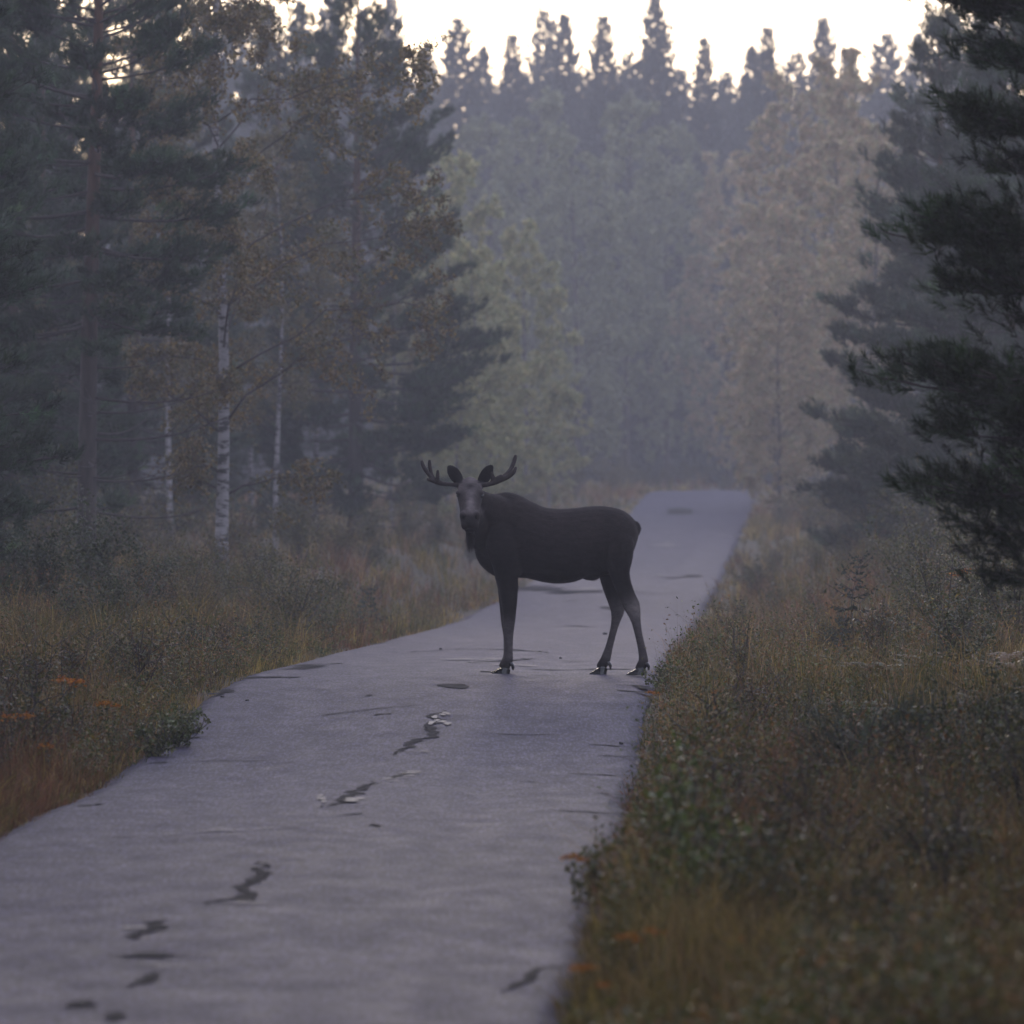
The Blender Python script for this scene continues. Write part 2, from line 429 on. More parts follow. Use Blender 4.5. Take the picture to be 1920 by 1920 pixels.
def loft(buf, C, A, B, ax, sides=20, tint=(1, 1, 1), egg=0.0, up=None):
    """closed tube: centres C, half width A along the axis ax, half height B across it"""
    C = np.asarray(C, float); n = len(C)
    # refine
    t = np.arange(n); u = np.linspace(0, n - 1, (n - 1) * 3 + 1)
    def cr(v):
        v = np.asarray(v, float); m = np.gradient(v, axis=0)
        k = np.minimum(u.astype(int), n - 2); h = u - k
        sh = (slice(None),) + (None,) * (v.ndim - 1); h = h[sh]
        return (2*h**3-3*h**2+1)*v[k] + (h**3-2*h**2+h)*m[k] + (-2*h**3+3*h**2)*v[k+1] + (h**3-h**2)*m[k+1]
    C = cr(C); A = np.maximum(cr(A), 0.003); B = np.maximum(cr(B), 0.003)
    T = unit(np.gradient(C, axis=0))
    ax = np.asarray(ax, float)
    U = unit(ax[None] - (T @ ax)[:, None] * T); W = np.cross(T, U)
    if up is not None: U = np.repeat(unit(ax)[None], len(C), 0); W = np.repeat(np.array(up, float)[None], len(C), 0)
    th = np.linspace(0, 2 * PI, sides, endpoint=False)
    ca = np.cos(th)[None] * (1 - egg * np.sin(th)[None])
    V = C[:, None] + (A[:, None] * ca)[..., None] * U[:, None] + (B[:, None] * np.sin(th)[None])[..., None] * W[:, None]
    n = len(C); V = V.reshape(-1, 3)
    i = np.arange(n - 1)[:, None] * sides; j = np.arange(sides)[None]; j2 = (j + 1) % sides
    a, b, c, d = i + j, i + j2, i + sides + j2, i + sides + j
    Fc = np.concatenate([np.stack([a, b, c], -1).reshape(-1, 3), np.stack([a, c, d], -1).reshape(-1, 3)])
    base = len(V); V = np.concatenate([V, C[[0]], C[[-1]]])
    k = np.arange(sides); k2 = (k + 1) % sides
    Fc = np.concatenate([Fc, np.stack([k2, k, np.full(sides, base)], -1), np.stack([(n - 1) * sides + k, (n - 1) * sides + k2, np.full(sides, base + 1)], -1)])
    buf.add(V, Fc, tint)
def ball(buf, c, r, tint=(1, 1, 1), n=12):
    th = np.linspace(0, PI, n + 1)[1:-1]
    C = np.array(c)[None] + np.stack([np.zeros(n - 1), np.zeros(n - 1), -np.cos(th)], -1) * r[2]
    V = []
    ph = np.linspace(0, 2 * PI, 16, endpoint=False)
    V = C[:, None] + np.sin(th)[:, None, None] * np.stack([np.cos(ph) * r[0], np.sin(ph) * r[1], 0 * ph], -1)[None]
    V = V.reshape(-1, 3); m = n - 1
    i = np.arange(m - 1)[:, None] * 16; j = np.arange(16)[None]; j2 = (j + 1) % 16
    a, b, c2, d = i + j, i + j2, i + 16 + j2, i + 16 + j
    Fc = np.concatenate([np.stack([a, b, c2], -1).reshape(-1, 3), np.stack([a, c2, d], -1).reshape(-1, 3)])
    base = len(V); V = np.concatenate([V, [np.array(c) - [0, 0, r[2]]], [np.array(c) + [0, 0, r[2]]]])
    k = np.arange(16); k2 = (k + 1) % 16
    Fc = np.concatenate([Fc, np.stack([k2, k, np.full(16, base)], -1), np.stack([(m - 1) * 16 + k, (m - 1) * 16 + k2, np.full(16, base + 1)], -1)])
    buf.add(V, Fc, tint)

def remeshed(buf, voxel, smooth_it, fac=0.5):
    """one skin over overlapping closed volumes"""
    me = mk_mesh('raw', np.concatenate(buf.V), np.concatenate(buf.F), M['ground'])
    o = bpy.data.objects.new('raw', me); col.objects.link(o)
    r = o.modifiers.new('r', 'REMESH'); r.mode = 'VOXEL'; r.voxel_size = voxel
    s = o.modifiers.new('s', 'SMOOTH'); s.factor = fac; s.iterations = smooth_it
    dg = bpy.context.evaluated_depsgraph_get(); dg.update()
    ev = o.evaluated_get(dg); m2 = ev.to_mesh()
    nv = len(m2.vertices); V = np.empty(nv * 3, np.float32); m2.vertices.foreach_get('co', V)
    N = np.empty(nv * 3, np.float32); m2.vertices.foreach_get('normal', N)
    q = len(m2.polygons); tot = np.empty(q, np.int32); m2.polygons.foreach_get('loop_total', tot)
    L = np.empty(len(m2.loops), np.int32); m2.loops.foreach_get('vertex_index', L)
    ev.to_mesh_clear(); bpy.data.objects.remove(o); bpy.data.meshes.remove(me)
    assert (tot == 4).all()
    return V.reshape(-1, 3), N.reshape(-1, 3), L.reshape(-1, 4)

body = Buf()
prof = [(1622, 612, 668, .05), (1598, 556, 745, .14), (1545, 505, 850, .215), (1480, 477, 900, .255), (1400, 463, 925, .275), (1300, 464, 930, .29), (1200, 474, 966, .31),
        (1100, 480, 980, .32), (1000, 470, 972, .32), (930, 440, 955, .31), (870, 411, 942, .295), (800, 380, 942, .275), (745, 369, 945, .25), (690, 378, 940, .235),
        (640, 392, 915, .215), (600, 420, 885, .185), (568, 470, 850, .15), (545, 540, 805, .11), (532, 620, 755, .05)]
loft(body, [(a1(u, t) + a1(u, b)) / 2 for u, t, b, w in prof], [w for *_, w in prof], [(b - t) / 2 / 668.5 for u, t, b, w in prof], (0, 1, 0), 28, egg=0.12, up=(0, 0, 1))
# withers, haunch and shoulder muscle
loft(body, [a1(860, 470), a1(760, 440), a1(660, 455)], [.13, .12, .12], [.09, .105, .10], (0, 1, 0))
for sgn in (-1, 1):
    loft(body, [a1(745, 430, sgn * .08), a1(725, 560, sgn * .15), a1(735, 720, sgn * .19), a1(752, 850, sgn * .17), a1(757, 930, sgn * .16)], [.10, .17, .19, .15, .12], [.06, .10, .105, .10, .085], (1, 0, 0))
def leg(st, y0, y1):
    n = len(st)
    C = [a1(u, v, y0 + (y1 - y0) * k / (n - 1)) for k, (u, v, a, b) in enumerate(st)]
    loft(body, C, [a for *_, a, b in st], [b for *_, b in st], (1, 0, 0))
front = [(744, 780, .16, .10), (746, 860, .14, .10), (748, 940, .113, .085), (757, 1000, .100, .075), (761, 1060, .090, .068), (764, 1120, .078, .062), (765, 1170, .068, .056), (764, 1215, .063, .054), (762, 1260, .057, .048), (761, 1320, .047, .041), (760, 1390, .044, .038),
         (759, 1450, .046, .040), (756, 1487, .052, .045), (742, 1515, .052, .044), (728, 1545, .050, .042)]
leg(front, -.16, -.135)
front2 = [(u - 4 - 14 * math.exp(-((v - 1170) / 130) ** 2), v, a, b) for u, v, a, b in front]
leg(front2, .16, .135)
hind = [(1440, 560, .06, .04), (1455, 640, .15, .09), (1468, 720, .19, .13), (1486, 820, .15, .13), (1496, 890, .108, .105), (1508, 950, .092, .085), (1531, 1020, .086, .068), (1556, 1075, .084, .057), (1576, 1118, .086, .050), (1592, 1165, .072, .046), (1607, 1225, .050, .041),
        (1624, 1310, .040, .037), (1644, 1400, .040, .036), (1655, 1462, .046, .040), (1656, 1500, .052, .043), (1643, 1525, .052, .043), (1630, 1555, .050, .042)]
leg(hind, -.15, -.14)
hind2 = [(1410, 580, .06, .04), (1412, 660, .14, .09), (1415, 740, .18, .13), (1418, 830, .14, .13), (1421, 900, .098, .10), (1428, 950, .086, .08), (1446, 1020, .080, .065), (1470, 1090, .077, .055), (1486, 1138, .077, .049), (1486, 1180, .065, .045), (1474, 1240, .045, .040),
         (1457, 1310, .037, .036), (1436, 1390, .038, .036), (1418, 1455, .046, .040), (1405, 1495, .052, .043), (1388, 1522, .052, .043), (1374, 1550, .050, .042)]
leg(hind2, .15, .14)
# sheath under the belly, tail
loft(body, [a1(1270, 920), a1(1318, 930), a1(1345, 915)], [.05, .04, .05], [.05, .045, .05], (0, 1, 0))
loft(body, [a1(1600, 570), a1(1622, 610), a1(1618, 655)], [.04, .045, .02], [.03, .03, .012], (0, 1, 0))
# neck swings towards the camera
loft(body, [a1(800, 600, .0), a1(700, 560, -.02), a1(630, 515, -.08), a1(570, 470, -.17), a1(525, 425, -.28), a1(508, 400, -.36)], [.26, .24, .21, .165, .135, .10], [.30, .27, .225, .18, .14, .11], (0.5, 0.86, 0))
# throat between neck and chest
loft(body, [a1(590, 700, -.05), a1(560, 610, -.14), a1(530, 520, -.30), a1(515, 470, -.42)], [.13, .12, .10, .08], [.14, .13, .10, .08], (0.5, 0.86, 0))
# head, looking at the camera
hd = [(438, 910, -.34, .05, .05), (485, 905, -.36, .088, .085), (560, 902, -.39, .116, .115), (640, 901, -.43, .130, .130), (715, 900, -.475, .120, .128), (800, 898, -.535, .106, .112), (875, 898, -.59, .096, .100), (945, 900, -.635, .096, .098), (1015, 902, -.67, .094, .095), (1080, 904, -.69, .078, .075), (1115, 905, -.70, .045, .04)]
loft(body, [a2(u, v, y) for v, u, y, a, b in hd], [a for *_, a, b in hd], [b for *_, b in hd], (1, 0, 0), 24)
jaw = [(700, 902, -.36, .085, .09), (820, 902, -.45, .075, .075), (940, 903, -.54, .068, .06), (1060, 905, -.62, .066, .048), (1125, 906, -.66, .062, .04), (1160, 906, -.67, .04, .025)]
loft(body, [a2(u, v, y) for v, u, y, a, b in jaw], [a for *_, a, b in jaw], [b for *_, b in jaw], (1, 0, 0))
for sgn in (-1, 1):
    ball(body, a2(901 + sgn * 150, 625, -.475), (.035, .05, .026))           # brow ridge
    ball(body, a2(901 + sgn * 95, 930, -.70), (.036, .04, .05))              # nostril bulge
    ball(body, a2(903 + sgn * 70, 1060, -.72), (.04, .035, .05))             # upper lip
    ball(body, a2(901 + sgn * 120, 530, -.37), (.05, .05, .045))             # antler base
# dewlap
loft(body, [a2(905, 1060, -.56), a2(902, 1180, -.50), a2(900, 1260, -.46), a2(905, 1320, -.44), a2(908, 1350, -.44)], [.05, .045, .034, .024, .008], [.08, .06, .045, .03, .01], (1, 0, 0))
# ears
for pts in ([(770, 500, .035), (745, 455, .055), (705, 395, .066), (655, 325, .060), (612, 272, .036), (590, 252, .008)], [(1050, 500, .035), (1072, 455, .055), (1108, 395, .064), (1150, 325, .060), (1192, 270, .036), (1218, 250, .010)]):
    C = [a2(u, v, -.355 + .02 * k / 5) for k, (u, v, w) in enumerate(pts)]
    ax = unit(np.cross(C[3] - C[0], np.array([0, 1.0, 0])))
    loft(body, C, [w for *_, w in pts], [.022, .020, .017, .015, .013, .008], ax, 16)
BV, BN, BF = remeshed(body, 0.0095, 8)

def coat(V, N):
    x, y, z = V[:, 0], V[:, 1], V[:, 2]
    c = np.empty((len(V), 3)); c[:] = (0.013, 0.011, 0.0115)
    def put(w, colr):
        nonlocal c
        w = np.clip(w, 0, 1)[:, None]; c = c * (1 - w) + np.array(colr) * w
    up = np.clip(N[:, 2], 0, 1)
    put((z > 0.7) * sst(1.0, 1.65, z) * 0.5, (0.036, 0.029, 0.028))                          # upper coat painted paler for skylight on the back
    # paler stockings, below the knees in front and on the inside of the hind legs
    isf = x < 0.2
    zk = np.where(isf, 0.62, 0.80)
    put((1 - sst(zk - .18, zk + .03, z)) * 0.95, (0.085, 0.076, 0.076))
    hockc = a1(1590, 1160, -.15)
    put(np.exp(-(((x - hockc[0]) / .09) ** 2 + ((z - hockc[2]) / .13) ** 2)) * (y < 0) * .8, (0.17, 0.155, 0.15))
    put((1 - sst(.10, .20, z)), (0.020, 0.017, 0.016))                                       # dark pasterns
    # face
    hm = (y < -.33) & (z > 1.2)
    u = (x * MS + MX0 - 760) * 7.385; v = (1266.5 - z * MS - 840) * 7.385
    fr = (N[:, 1] < 0.1) * hm
    put(fr * (1 - sst(560, 700, v)) * (v > 400) * .9, (0.105, 0.092, 0.092))
    put(fr * np.exp(-((u - 900) / 70) ** 2) * sst(500, 600, v) * (1 - sst(850, 930, v)), (0.135, 0.12, 0.122))
    put(fr * np.exp(-((v - 880) / 45) ** 2) * .6, (0.085, 0.076, 0.076))
    put(fr * np.exp(-(((u - 900) / 45) ** 2 + ((v - 530) / 35) ** 2)), (0.028, 0.023, 0.023))   # whorl on the brow
    put(fr * np.exp(-(((np.abs(u - 901) - 165) / 45) ** 2 + ((v - 660) / 60) ** 2)), (0.015, 0.013, 0.014))
    put(fr * np.exp(-(((u - 905) / 90) ** 2 + ((v - 985) / 60) ** 2)) * .9, (0.016, 0.015, 0.017))
    put(((np.abs(u - 901) > 105) & (v < 490) & (z > 1.85) & (N[:, 1] < 0)) * 1.0, (0.010, 0.009, 0.010))  # ear hollows painted dark for the shade of an unmodelled cup
    return c
def coat_mat():
    m, t, b = new_mat('moose_coat')
    at = t.nodes.new('ShaderNodeAttribute'); at.attribute_name = 'tint'
    n = noise(t, 26, 5, rough=0.7, stretch=(0.5, 1, 1)); n2 = noise(t, 5, 4)
    r = ramp(t, n.outputs[0], [(0.3, (0.65, 0.65, 0.65)), (0.7, (1.35, 1.33, 1.3))]); r2 = ramp(t, n2.outputs[0], [(0.3, (0.7, 0.7, 0.72)), (0.7, (1.3, 1.28, 1.25))])
    x = mixc(t, 1.0, at.outputs['Color'], r.outputs[0], 'MULTIPLY'); x = mixc(t, 1.0, x, r2.outputs[0], 'MULTIPLY')
    t.links.new(x, b.inputs['Base Color'])
    b.inputs['Roughness'].default_value = 0.85; b.inputs['Specular IOR Level'].default_value = 0.08
    b.inputs['Sheen Weight'].default_value = 0.12; b.inputs['Sheen Roughness'].default_value = 0.5
    b.inputs['Sheen Tint'].default_value = (0.6, 0.55, 0.55, 1)
    bump(t, n.outputs[0], 0.5, 0.012, b)
    return m
M['coat'] = coat_mat()
M['velvet'] = plain('antler_velvet', (0.045, 0.037, 0.036), 0.85, 0.1, 40, 0.35)
M['hoof'] = plain('hoof_horn', (0.012, 0.011, 0.012), 0.22, 0.7, 30, 0.3, 0.1)
M['nose'] = plain('nostril_skin', (0.007, 0.006, 0.007), 0.8, 0.1)
M['eye'] = plain('dark_eye', (0.006, 0.005, 0.005), 0.08, 0.6, 10, 0.2, 0.0)

mx = (MX0 - 960) / MS
moose = empty('moose', (mx, MY, float(surf_z(mx, MY))))
tag(moose, 'dark brown young bull moose crossing the road with its head turned', 'moose')
BT = coat(BV, BN)
obj('body', mk_mesh('moose_body', BV, BF, M['coat'], BT, True), moose)
# short coat hair lying along the body
r = np.random.default_rng(4)
pick = r.choice(len(BV), min(len(BV), 60000), replace=len(BV) < 60000)
p0 = BV[pick] - BN[pick] * 0.002; nn = BN[pick]
flow = np.array([0.75, 0, -0.65])[None] + r.normal(0, .25, (len(pick), 3))
legm = (p0[:, 2] < 0.85); flow[legm] = np.array([0.1, 0, -1]) + r.normal(0, .15, (legm.sum(), 3))
headm = (p0[:, 1] < -.33) & (p0[:, 2] > 1.2); flow[headm] = np.array([0, .1, -.6]) + r.normal(0, .3, (headm.sum(), 3))
flow = unit(flow - (flow * nn).sum(1)[:, None] * nn) + nn * 0.32
ln = np.where(headm | legm, 0.012, 0.026) * (0.6 + .8 * r.random(len(pick)))
bell = headm & (p0[:, 2] < a2(0, 1180)[2]); ln[bell] = .05; flow[bell] += np.array([0, 0, -1.2])
side = unit(np.cross(flow, nn)) * 0.0022
A = p0 + side; B = p0 - side; C = p0 + flow * ln[:, None]
HVx = np.stack([A, B, C], 1).reshape(-1, 3)
HT = np.repeat(BT[pick] * r.uniform(.7, 1.35, (len(pick), 1)), 3, 0)
obj('coat_hair', mk_mesh('coat_hair', HVx, np.arange(len(HVx)).reshape(-1, 3), M['coat'], HT), moose)

def antler(parts):
    b = Buf()
    for pts in parts:
        C = [a2(u, v, y) for u, v, y, w in pts]
        loft(b, C, [w for *_, w in pts], [w for *_, w in pts], (0.1, 1, 0.1), 12)
        ball(b, C[-1], (pts[-1][3] * 1.0,) * 3)
    V, N, Q = remeshed(b, 0.0055, 4)
    return obj('antler', mk_mesh('antler', V, Q, M['velvet'], smooth=True), moose)
antler([[(800, 525, -.38, .024), (720, 520, -.385, .024), (640, 510, -.39, .021), (540, 503, -.40, .022), (460, 478, -.41, .027), (390, 455, -.42, .024), (320, 440, -.43, .014)],
        [(450, 475, -.42, .026), (452, 420, -.43, .021), (455, 370, -.43, .018), (456, 325, -.43, .014)],
        [(420, 465, -.41, .022), (350, 390, -.41, .021), (285, 305, -.40, .021), (248, 235, -.40, .019), (238, 195, -.40, .015)],
        [(410, 455, -.39, .020), (375, 380, -.36, .018), (350, 290, -.34, .018), (342, 220, -.33, .018), (340, 185, -.33, .014)]])
antler([[(1000, 525, -.38, .025), (1080, 518, -.385, .025), (1160, 505, -.39, .024), (1245, 475, -.40, .029), (1335, 438, -.41, .028), (1430, 395, -.42, .026), (1500, 340, -.42, .022), (1528, 280, -.42, .014)],
        [(1250, 465, -.40, .030), (1285, 425, -.41, .026), (1325, 390, -.42, .015)], [(1215, 470, -.39, .026), (1215, 420, -.40, .024), (1200, 350, -.40, .014)],
        [(1330, 430, -.40, .024), (1410, 360, -.38, .021), (1465, 290, -.36, .022), (1495, 220, -.35, .022), (1515, 160, -.34, .021), (1526, 118, -.34, .015)]])
for sgn in (-1, 1):
    b = Buf(); ball(b, a2(901 + sgn * 158, 662, -.495), (.020, .026, .020))
    obj('eye', b.mesh('eye', M['eye'], True), moose)
for sgn in (-1, 1):
    b = Buf(); ball(b, a2(901 + sgn * 88, 945, -.738), (.014, .010, .024))
    obj('nostril', b.mesh('nostril', M['nose'], True), moose)
# hooves: two cloven toes each, dew claws behind
def hoof(tip_u, back_u, bot_v, y, ang=1):
    b = Buf(); L = back_u - tip_u
    for sgn in (-1, 1):
        secs = []
        for k, (q, top, hw) in enumerate([(0.0, 10, .006), (0.18, 22, .016), (0.40, 38, .024), (0.62, 52, .028), (0.85, 52, .027), (1.0, 36, .02)]):
            u = tip_u + L * q; yc = y + sgn * (.030 - .012 * (1 - q))
            secs.append([a1(u, bot_v, yc - hw), a1(u, bot_v, yc + hw), a1(u + L * .07, bot_v - top, yc + hw * .75), a1(u + L * .07, bot_v - top, yc - hw * .75)])
        V = np.array(secs).reshape(-1, 3); n = len(secs); Fc = []
        for k in range(n - 1):
            for m in range(4):
                p, q2 = k * 4 + m, k * 4 + (m + 1) % 4
                Fc += [(p, q2, q2 + 4), (p, q2 + 4, p + 4)]
        Fc += [(0, 2, 1), (0, 3, 2), (n * 4 - 4, n * 4 - 3, n * 4 - 2), (n * 4 - 4, n * 4 - 2, n * 4 - 1)]
        b.add(V, Fc, (1, 1, 1))
    h = obj('hoof', b.mesh('hoof', M['hoof']), moose)
    for sgn in (-1, 1):
        b = Buf(); loft(b, [a1(back_u + 8, bot_v - 85, y + sgn * .028), a1(back_u + 26, bot_v - 62, y + sgn * .034), a1(back_u + 28, bot_v - 34, y + sgn * .036)], [.018, .016, .006], [.016, .014, .005], (1, 0, 0), 8)
        obj('dewclaw', b.mesh('dewclaw', M['hoof'], True), h)
hoof(628, 762, 1588, -.135); hoof(626, 758, 1588, .135); hoof(1538, 1664, 1588, -.14); hoof(1298, 1412, 1588, .14)

# ------------------------------------------------------------------ trees
def jit(r, c, v=0.2):
    c = np.asarray(c, float); return np.clip(c[None] * r.uniform(1 - v, 1 + v, (1, 1)) , 0, 1)[0]

def tuft_template(seed, n=20, L=0.085, w=0.0075, spread=0.9):
    """needles radiating forward round a shoot along +X"""
    r = np.random.default_rng(seed)
    a = r.uniform(0, 2 * PI, n); el = r.uniform(0.25, spread, n)
    d = np.stack([np.cos(el), np.sin(el) * np.cos(a), np.sin(el) * np.sin(a)], -1)
    b = np.stack([r.uniform(-0.09, 0.03, n), 0 * a, 0 * a], -1)
    l = L * r.uniform(.7, 1.15, n)
    s = unit(np.cross(d, r.normal(0, 1, (n, 3)))) * w
    return np.stack([b + s * .5, b - s * .5, b + d * l[:, None]], 1).reshape(-1, 3)

def place_tufts(buf, tmpl, P, D, S, tint, r):
    """copies of the templates at P pointing along D"""
    P = np.asarray(P, float); D = unit(np.asarray(D, float)); n = len(P)
    ref = np.where(np.abs(D[:, 2:3]) > 0.9, np.array([[1.0, 0, 0]]), np.array([[0, 0, 1.0]]))
    Yv = unit(np.cross(ref, D)); Zv = np.cross(D, Yv)
    roll = r.uniform(0, 2 * PI, n)
    Y2 = Yv * np.cos(roll)[:, None] + Zv * np.sin(roll)[:, None]; Z2 = np.cross(D, Y2)
    k = r.integers(0, len(tmpl), n)
    for q, t in enumerate(tmpl):
        m = k == q
        if not m.any(): continue
        s = np.asarray(S)[m][:, None, None]
        V = P[m][:, None] + s * (t[None, :, :1] * D[m][:, None] + t[None, :, 1:2] * Y2[m][:, None] + t[None, :, 2:] * Z2[m][:, None])
        c = np.repeat(tint[m], len(t), 0)
        c = c * r.uniform(.75, 1.3, (len(c) // 3, 1)).repeat(3, 0)
        buf.add(V, np.arange(V.size // 3).reshape(-1, 3), c)

class Tree: pass
def trunk_path(H, r, lean=(0, 0), wobble=0.06, n=16):
    t = np.linspace(0, 1, n)
    p = np.zeros((n, 3)); p[:, 2] = t * H
    for ax in (0, 1):
        p[:, ax] = lean[ax] * t * H + wobble * np.sin(t * PI * r.uniform(1, 2.5) + r.uniform(0, 6)) * t
    return p
def at_path(p, z):
    return np.array([np.interp(z, p[:, 2], p[:, k]) for k in (0, 1)] + [z])

PINE_G = np.array([0.024, 0.046, 0.020])
def make_pine(seed, H, crown0, Rmax, r0, low=0.1, dens=1.0, green=PINE_G, tn=22, tw=0.013, lean=(0, 0), prof=None, tuft_len=0.13, whorl=0.42, boughs=None):
    r = np.random.default_rng(seed); tr = Buf(); br = Buf(); cr = Buf()
    p = trunk_path(H, r, lean)
    tube(tr, p, r0 * (1 - np.linspace(0, 1, len(p)) ** 1.3 * .93) * (1 + .35 * np.exp(-np.linspace(0, 1, len(p)) * 40)), 12)
    tm = [tuft_template(seed * 10 + q, tn, tuft_len, tw) for q in range(5)]
    P, D, S, T = [], [], [], []
    lst = []
    if boughs is None:
        z = H * low
        while z < H - .25:
            f = (z / H - crown0) / (1 - crown0)
            nb = r.integers(4, 6); a0 = r.uniform(0, 6.28)
            for q in range(nb):
                az = a0 + q * 2 * PI / nb + r.normal(0, .25)
                if f < 0:
                    if r.random() < .45: lst.append((z + r.normal(0, .06), az, Rmax * r.uniform(.35, .85), r.uniform(-.12, .15), r.random() < .22, 0.0))
                else:
                    L = Rmax * (prof(f) if prof else min(1.0, .72 + f * 1.6) * (1 - f ** 1.6) ** .8) * r.uniform(.7, 1.12) + .12
                    lst.append((z + r.normal(0, .17), az, L, -.12 + .95 * f ** 1.4 + r.normal(0, .08), True, f))
            z += whorl * r.uniform(.75, 1.25)
    else: lst = boughs
    for z, az, L, el, leafy, f in lst:
        o = at_path(p, min(z, H)); h = np.array([math.cos(az), math.sin(az), 0.0]); n = 7
        t = np.linspace(0, 1, n)
        sag = -.14 * L * t * (1 - f) + .20 * L * t ** 2.5
        path = o + h * (t * L * math.cos(el))[:, None] + np.array([0, 0, 1.0]) * (t * L * math.sin(el) + sag)[:, None]
        side = np.array([-h[1], h[0], 0])
        path += side * (np.sin(t * 3 + r.uniform(0, 6)) * .06 * L * t)[:, None]
        rb = max(.006, .012 * L + .004)
        tube(br, path, rb * (1 - .8 * t), 5)
        nsub = int(max(3, L * 5 * dens))
        for q in range(nsub):
            u = r.uniform(.38 if leafy else .3, 1.0) if q else 1.0
            b = np.array([np.interp(u, t, path[:, k]) for k in range(3)])
            k = min(int(u * (n - 1)), n - 2); tang = unit(path[k + 1] - path[k])
            sg = 1 if q % 2 else -1
            sl = (.42 * L * (1 - u) + .22) * r.uniform(.6, 1.1)
            d = unit(tang * r.uniform(.7, 1.1) + side * sg * r.uniform(.4, .9) + np.array([0, 0, r.uniform(-.22, .5)])) if q else tang
            e = b + d * sl + np.array([0, 0, .10 * sl])
            m = (b + e) / 2 + np.array([0, 0, -.04 * sl])
            if not leafy:
                if r.random() < .7: tube(br, [b, m, e], [rb * .35, rb * .3, .002], 3)
                continue
            tube(br, [b, m, e], [rb * .35, rb * .3, .003], 3)
            nt = max(4, int(sl / .05 * dens)); bt = green * np.exp(r.normal(0, .38)) * np.array([r.uniform(.85, 1.3), 1, r.uniform(.8, 1.1)])
            sp = .045 + .10 * sl
            for w in range(nt):
                tt = 1 - (w / nt) ** 1.2 * .62
                c = b * (1 - tt) + e * tt + r.normal(0, 1, 3) * sp * np.array([1, 1, .75])
                P.append(c); D.append(d + np.array([0, 0, .6]) + r.normal(0, .42, 3)); S.append(r.uniform(.75, 1.3)); T.append(bt * r.uniform(.7, 1.3))
    place_tufts(cr, tm, P, D, S, np.array(T), r)
    return dict(trunk=tr.mesh('pine_trunk', M['bark_pine'], True), branches=br.mesh('pine_branches', M['twig'], True), crown=cr.mesh('pine_crown', M['needle']))

def leaf_quads(buf, P, N, size, tint, r, asp=.62):
    n = len(P); N = unit(N)
    U = unit(np.cross(N, r.normal(0, 1, (n, 3)))); W = np.cross(N, U)
    s = np.asarray(size)[:, None] if np.ndim(size) else size
    V = np.stack([P - U * s * .5, P + W * s * .5 * asp, P + U * s * .5, P - W * s * .5 * asp], 1).reshape(-1, 3)
    b = np.arange(n)[:, None] * 4
    Fc = np.concatenate([b + [[0, 1, 2]], b + [[0, 2, 3]]])
    buf.add(V, Fc, np.repeat(tint, 4, 0))

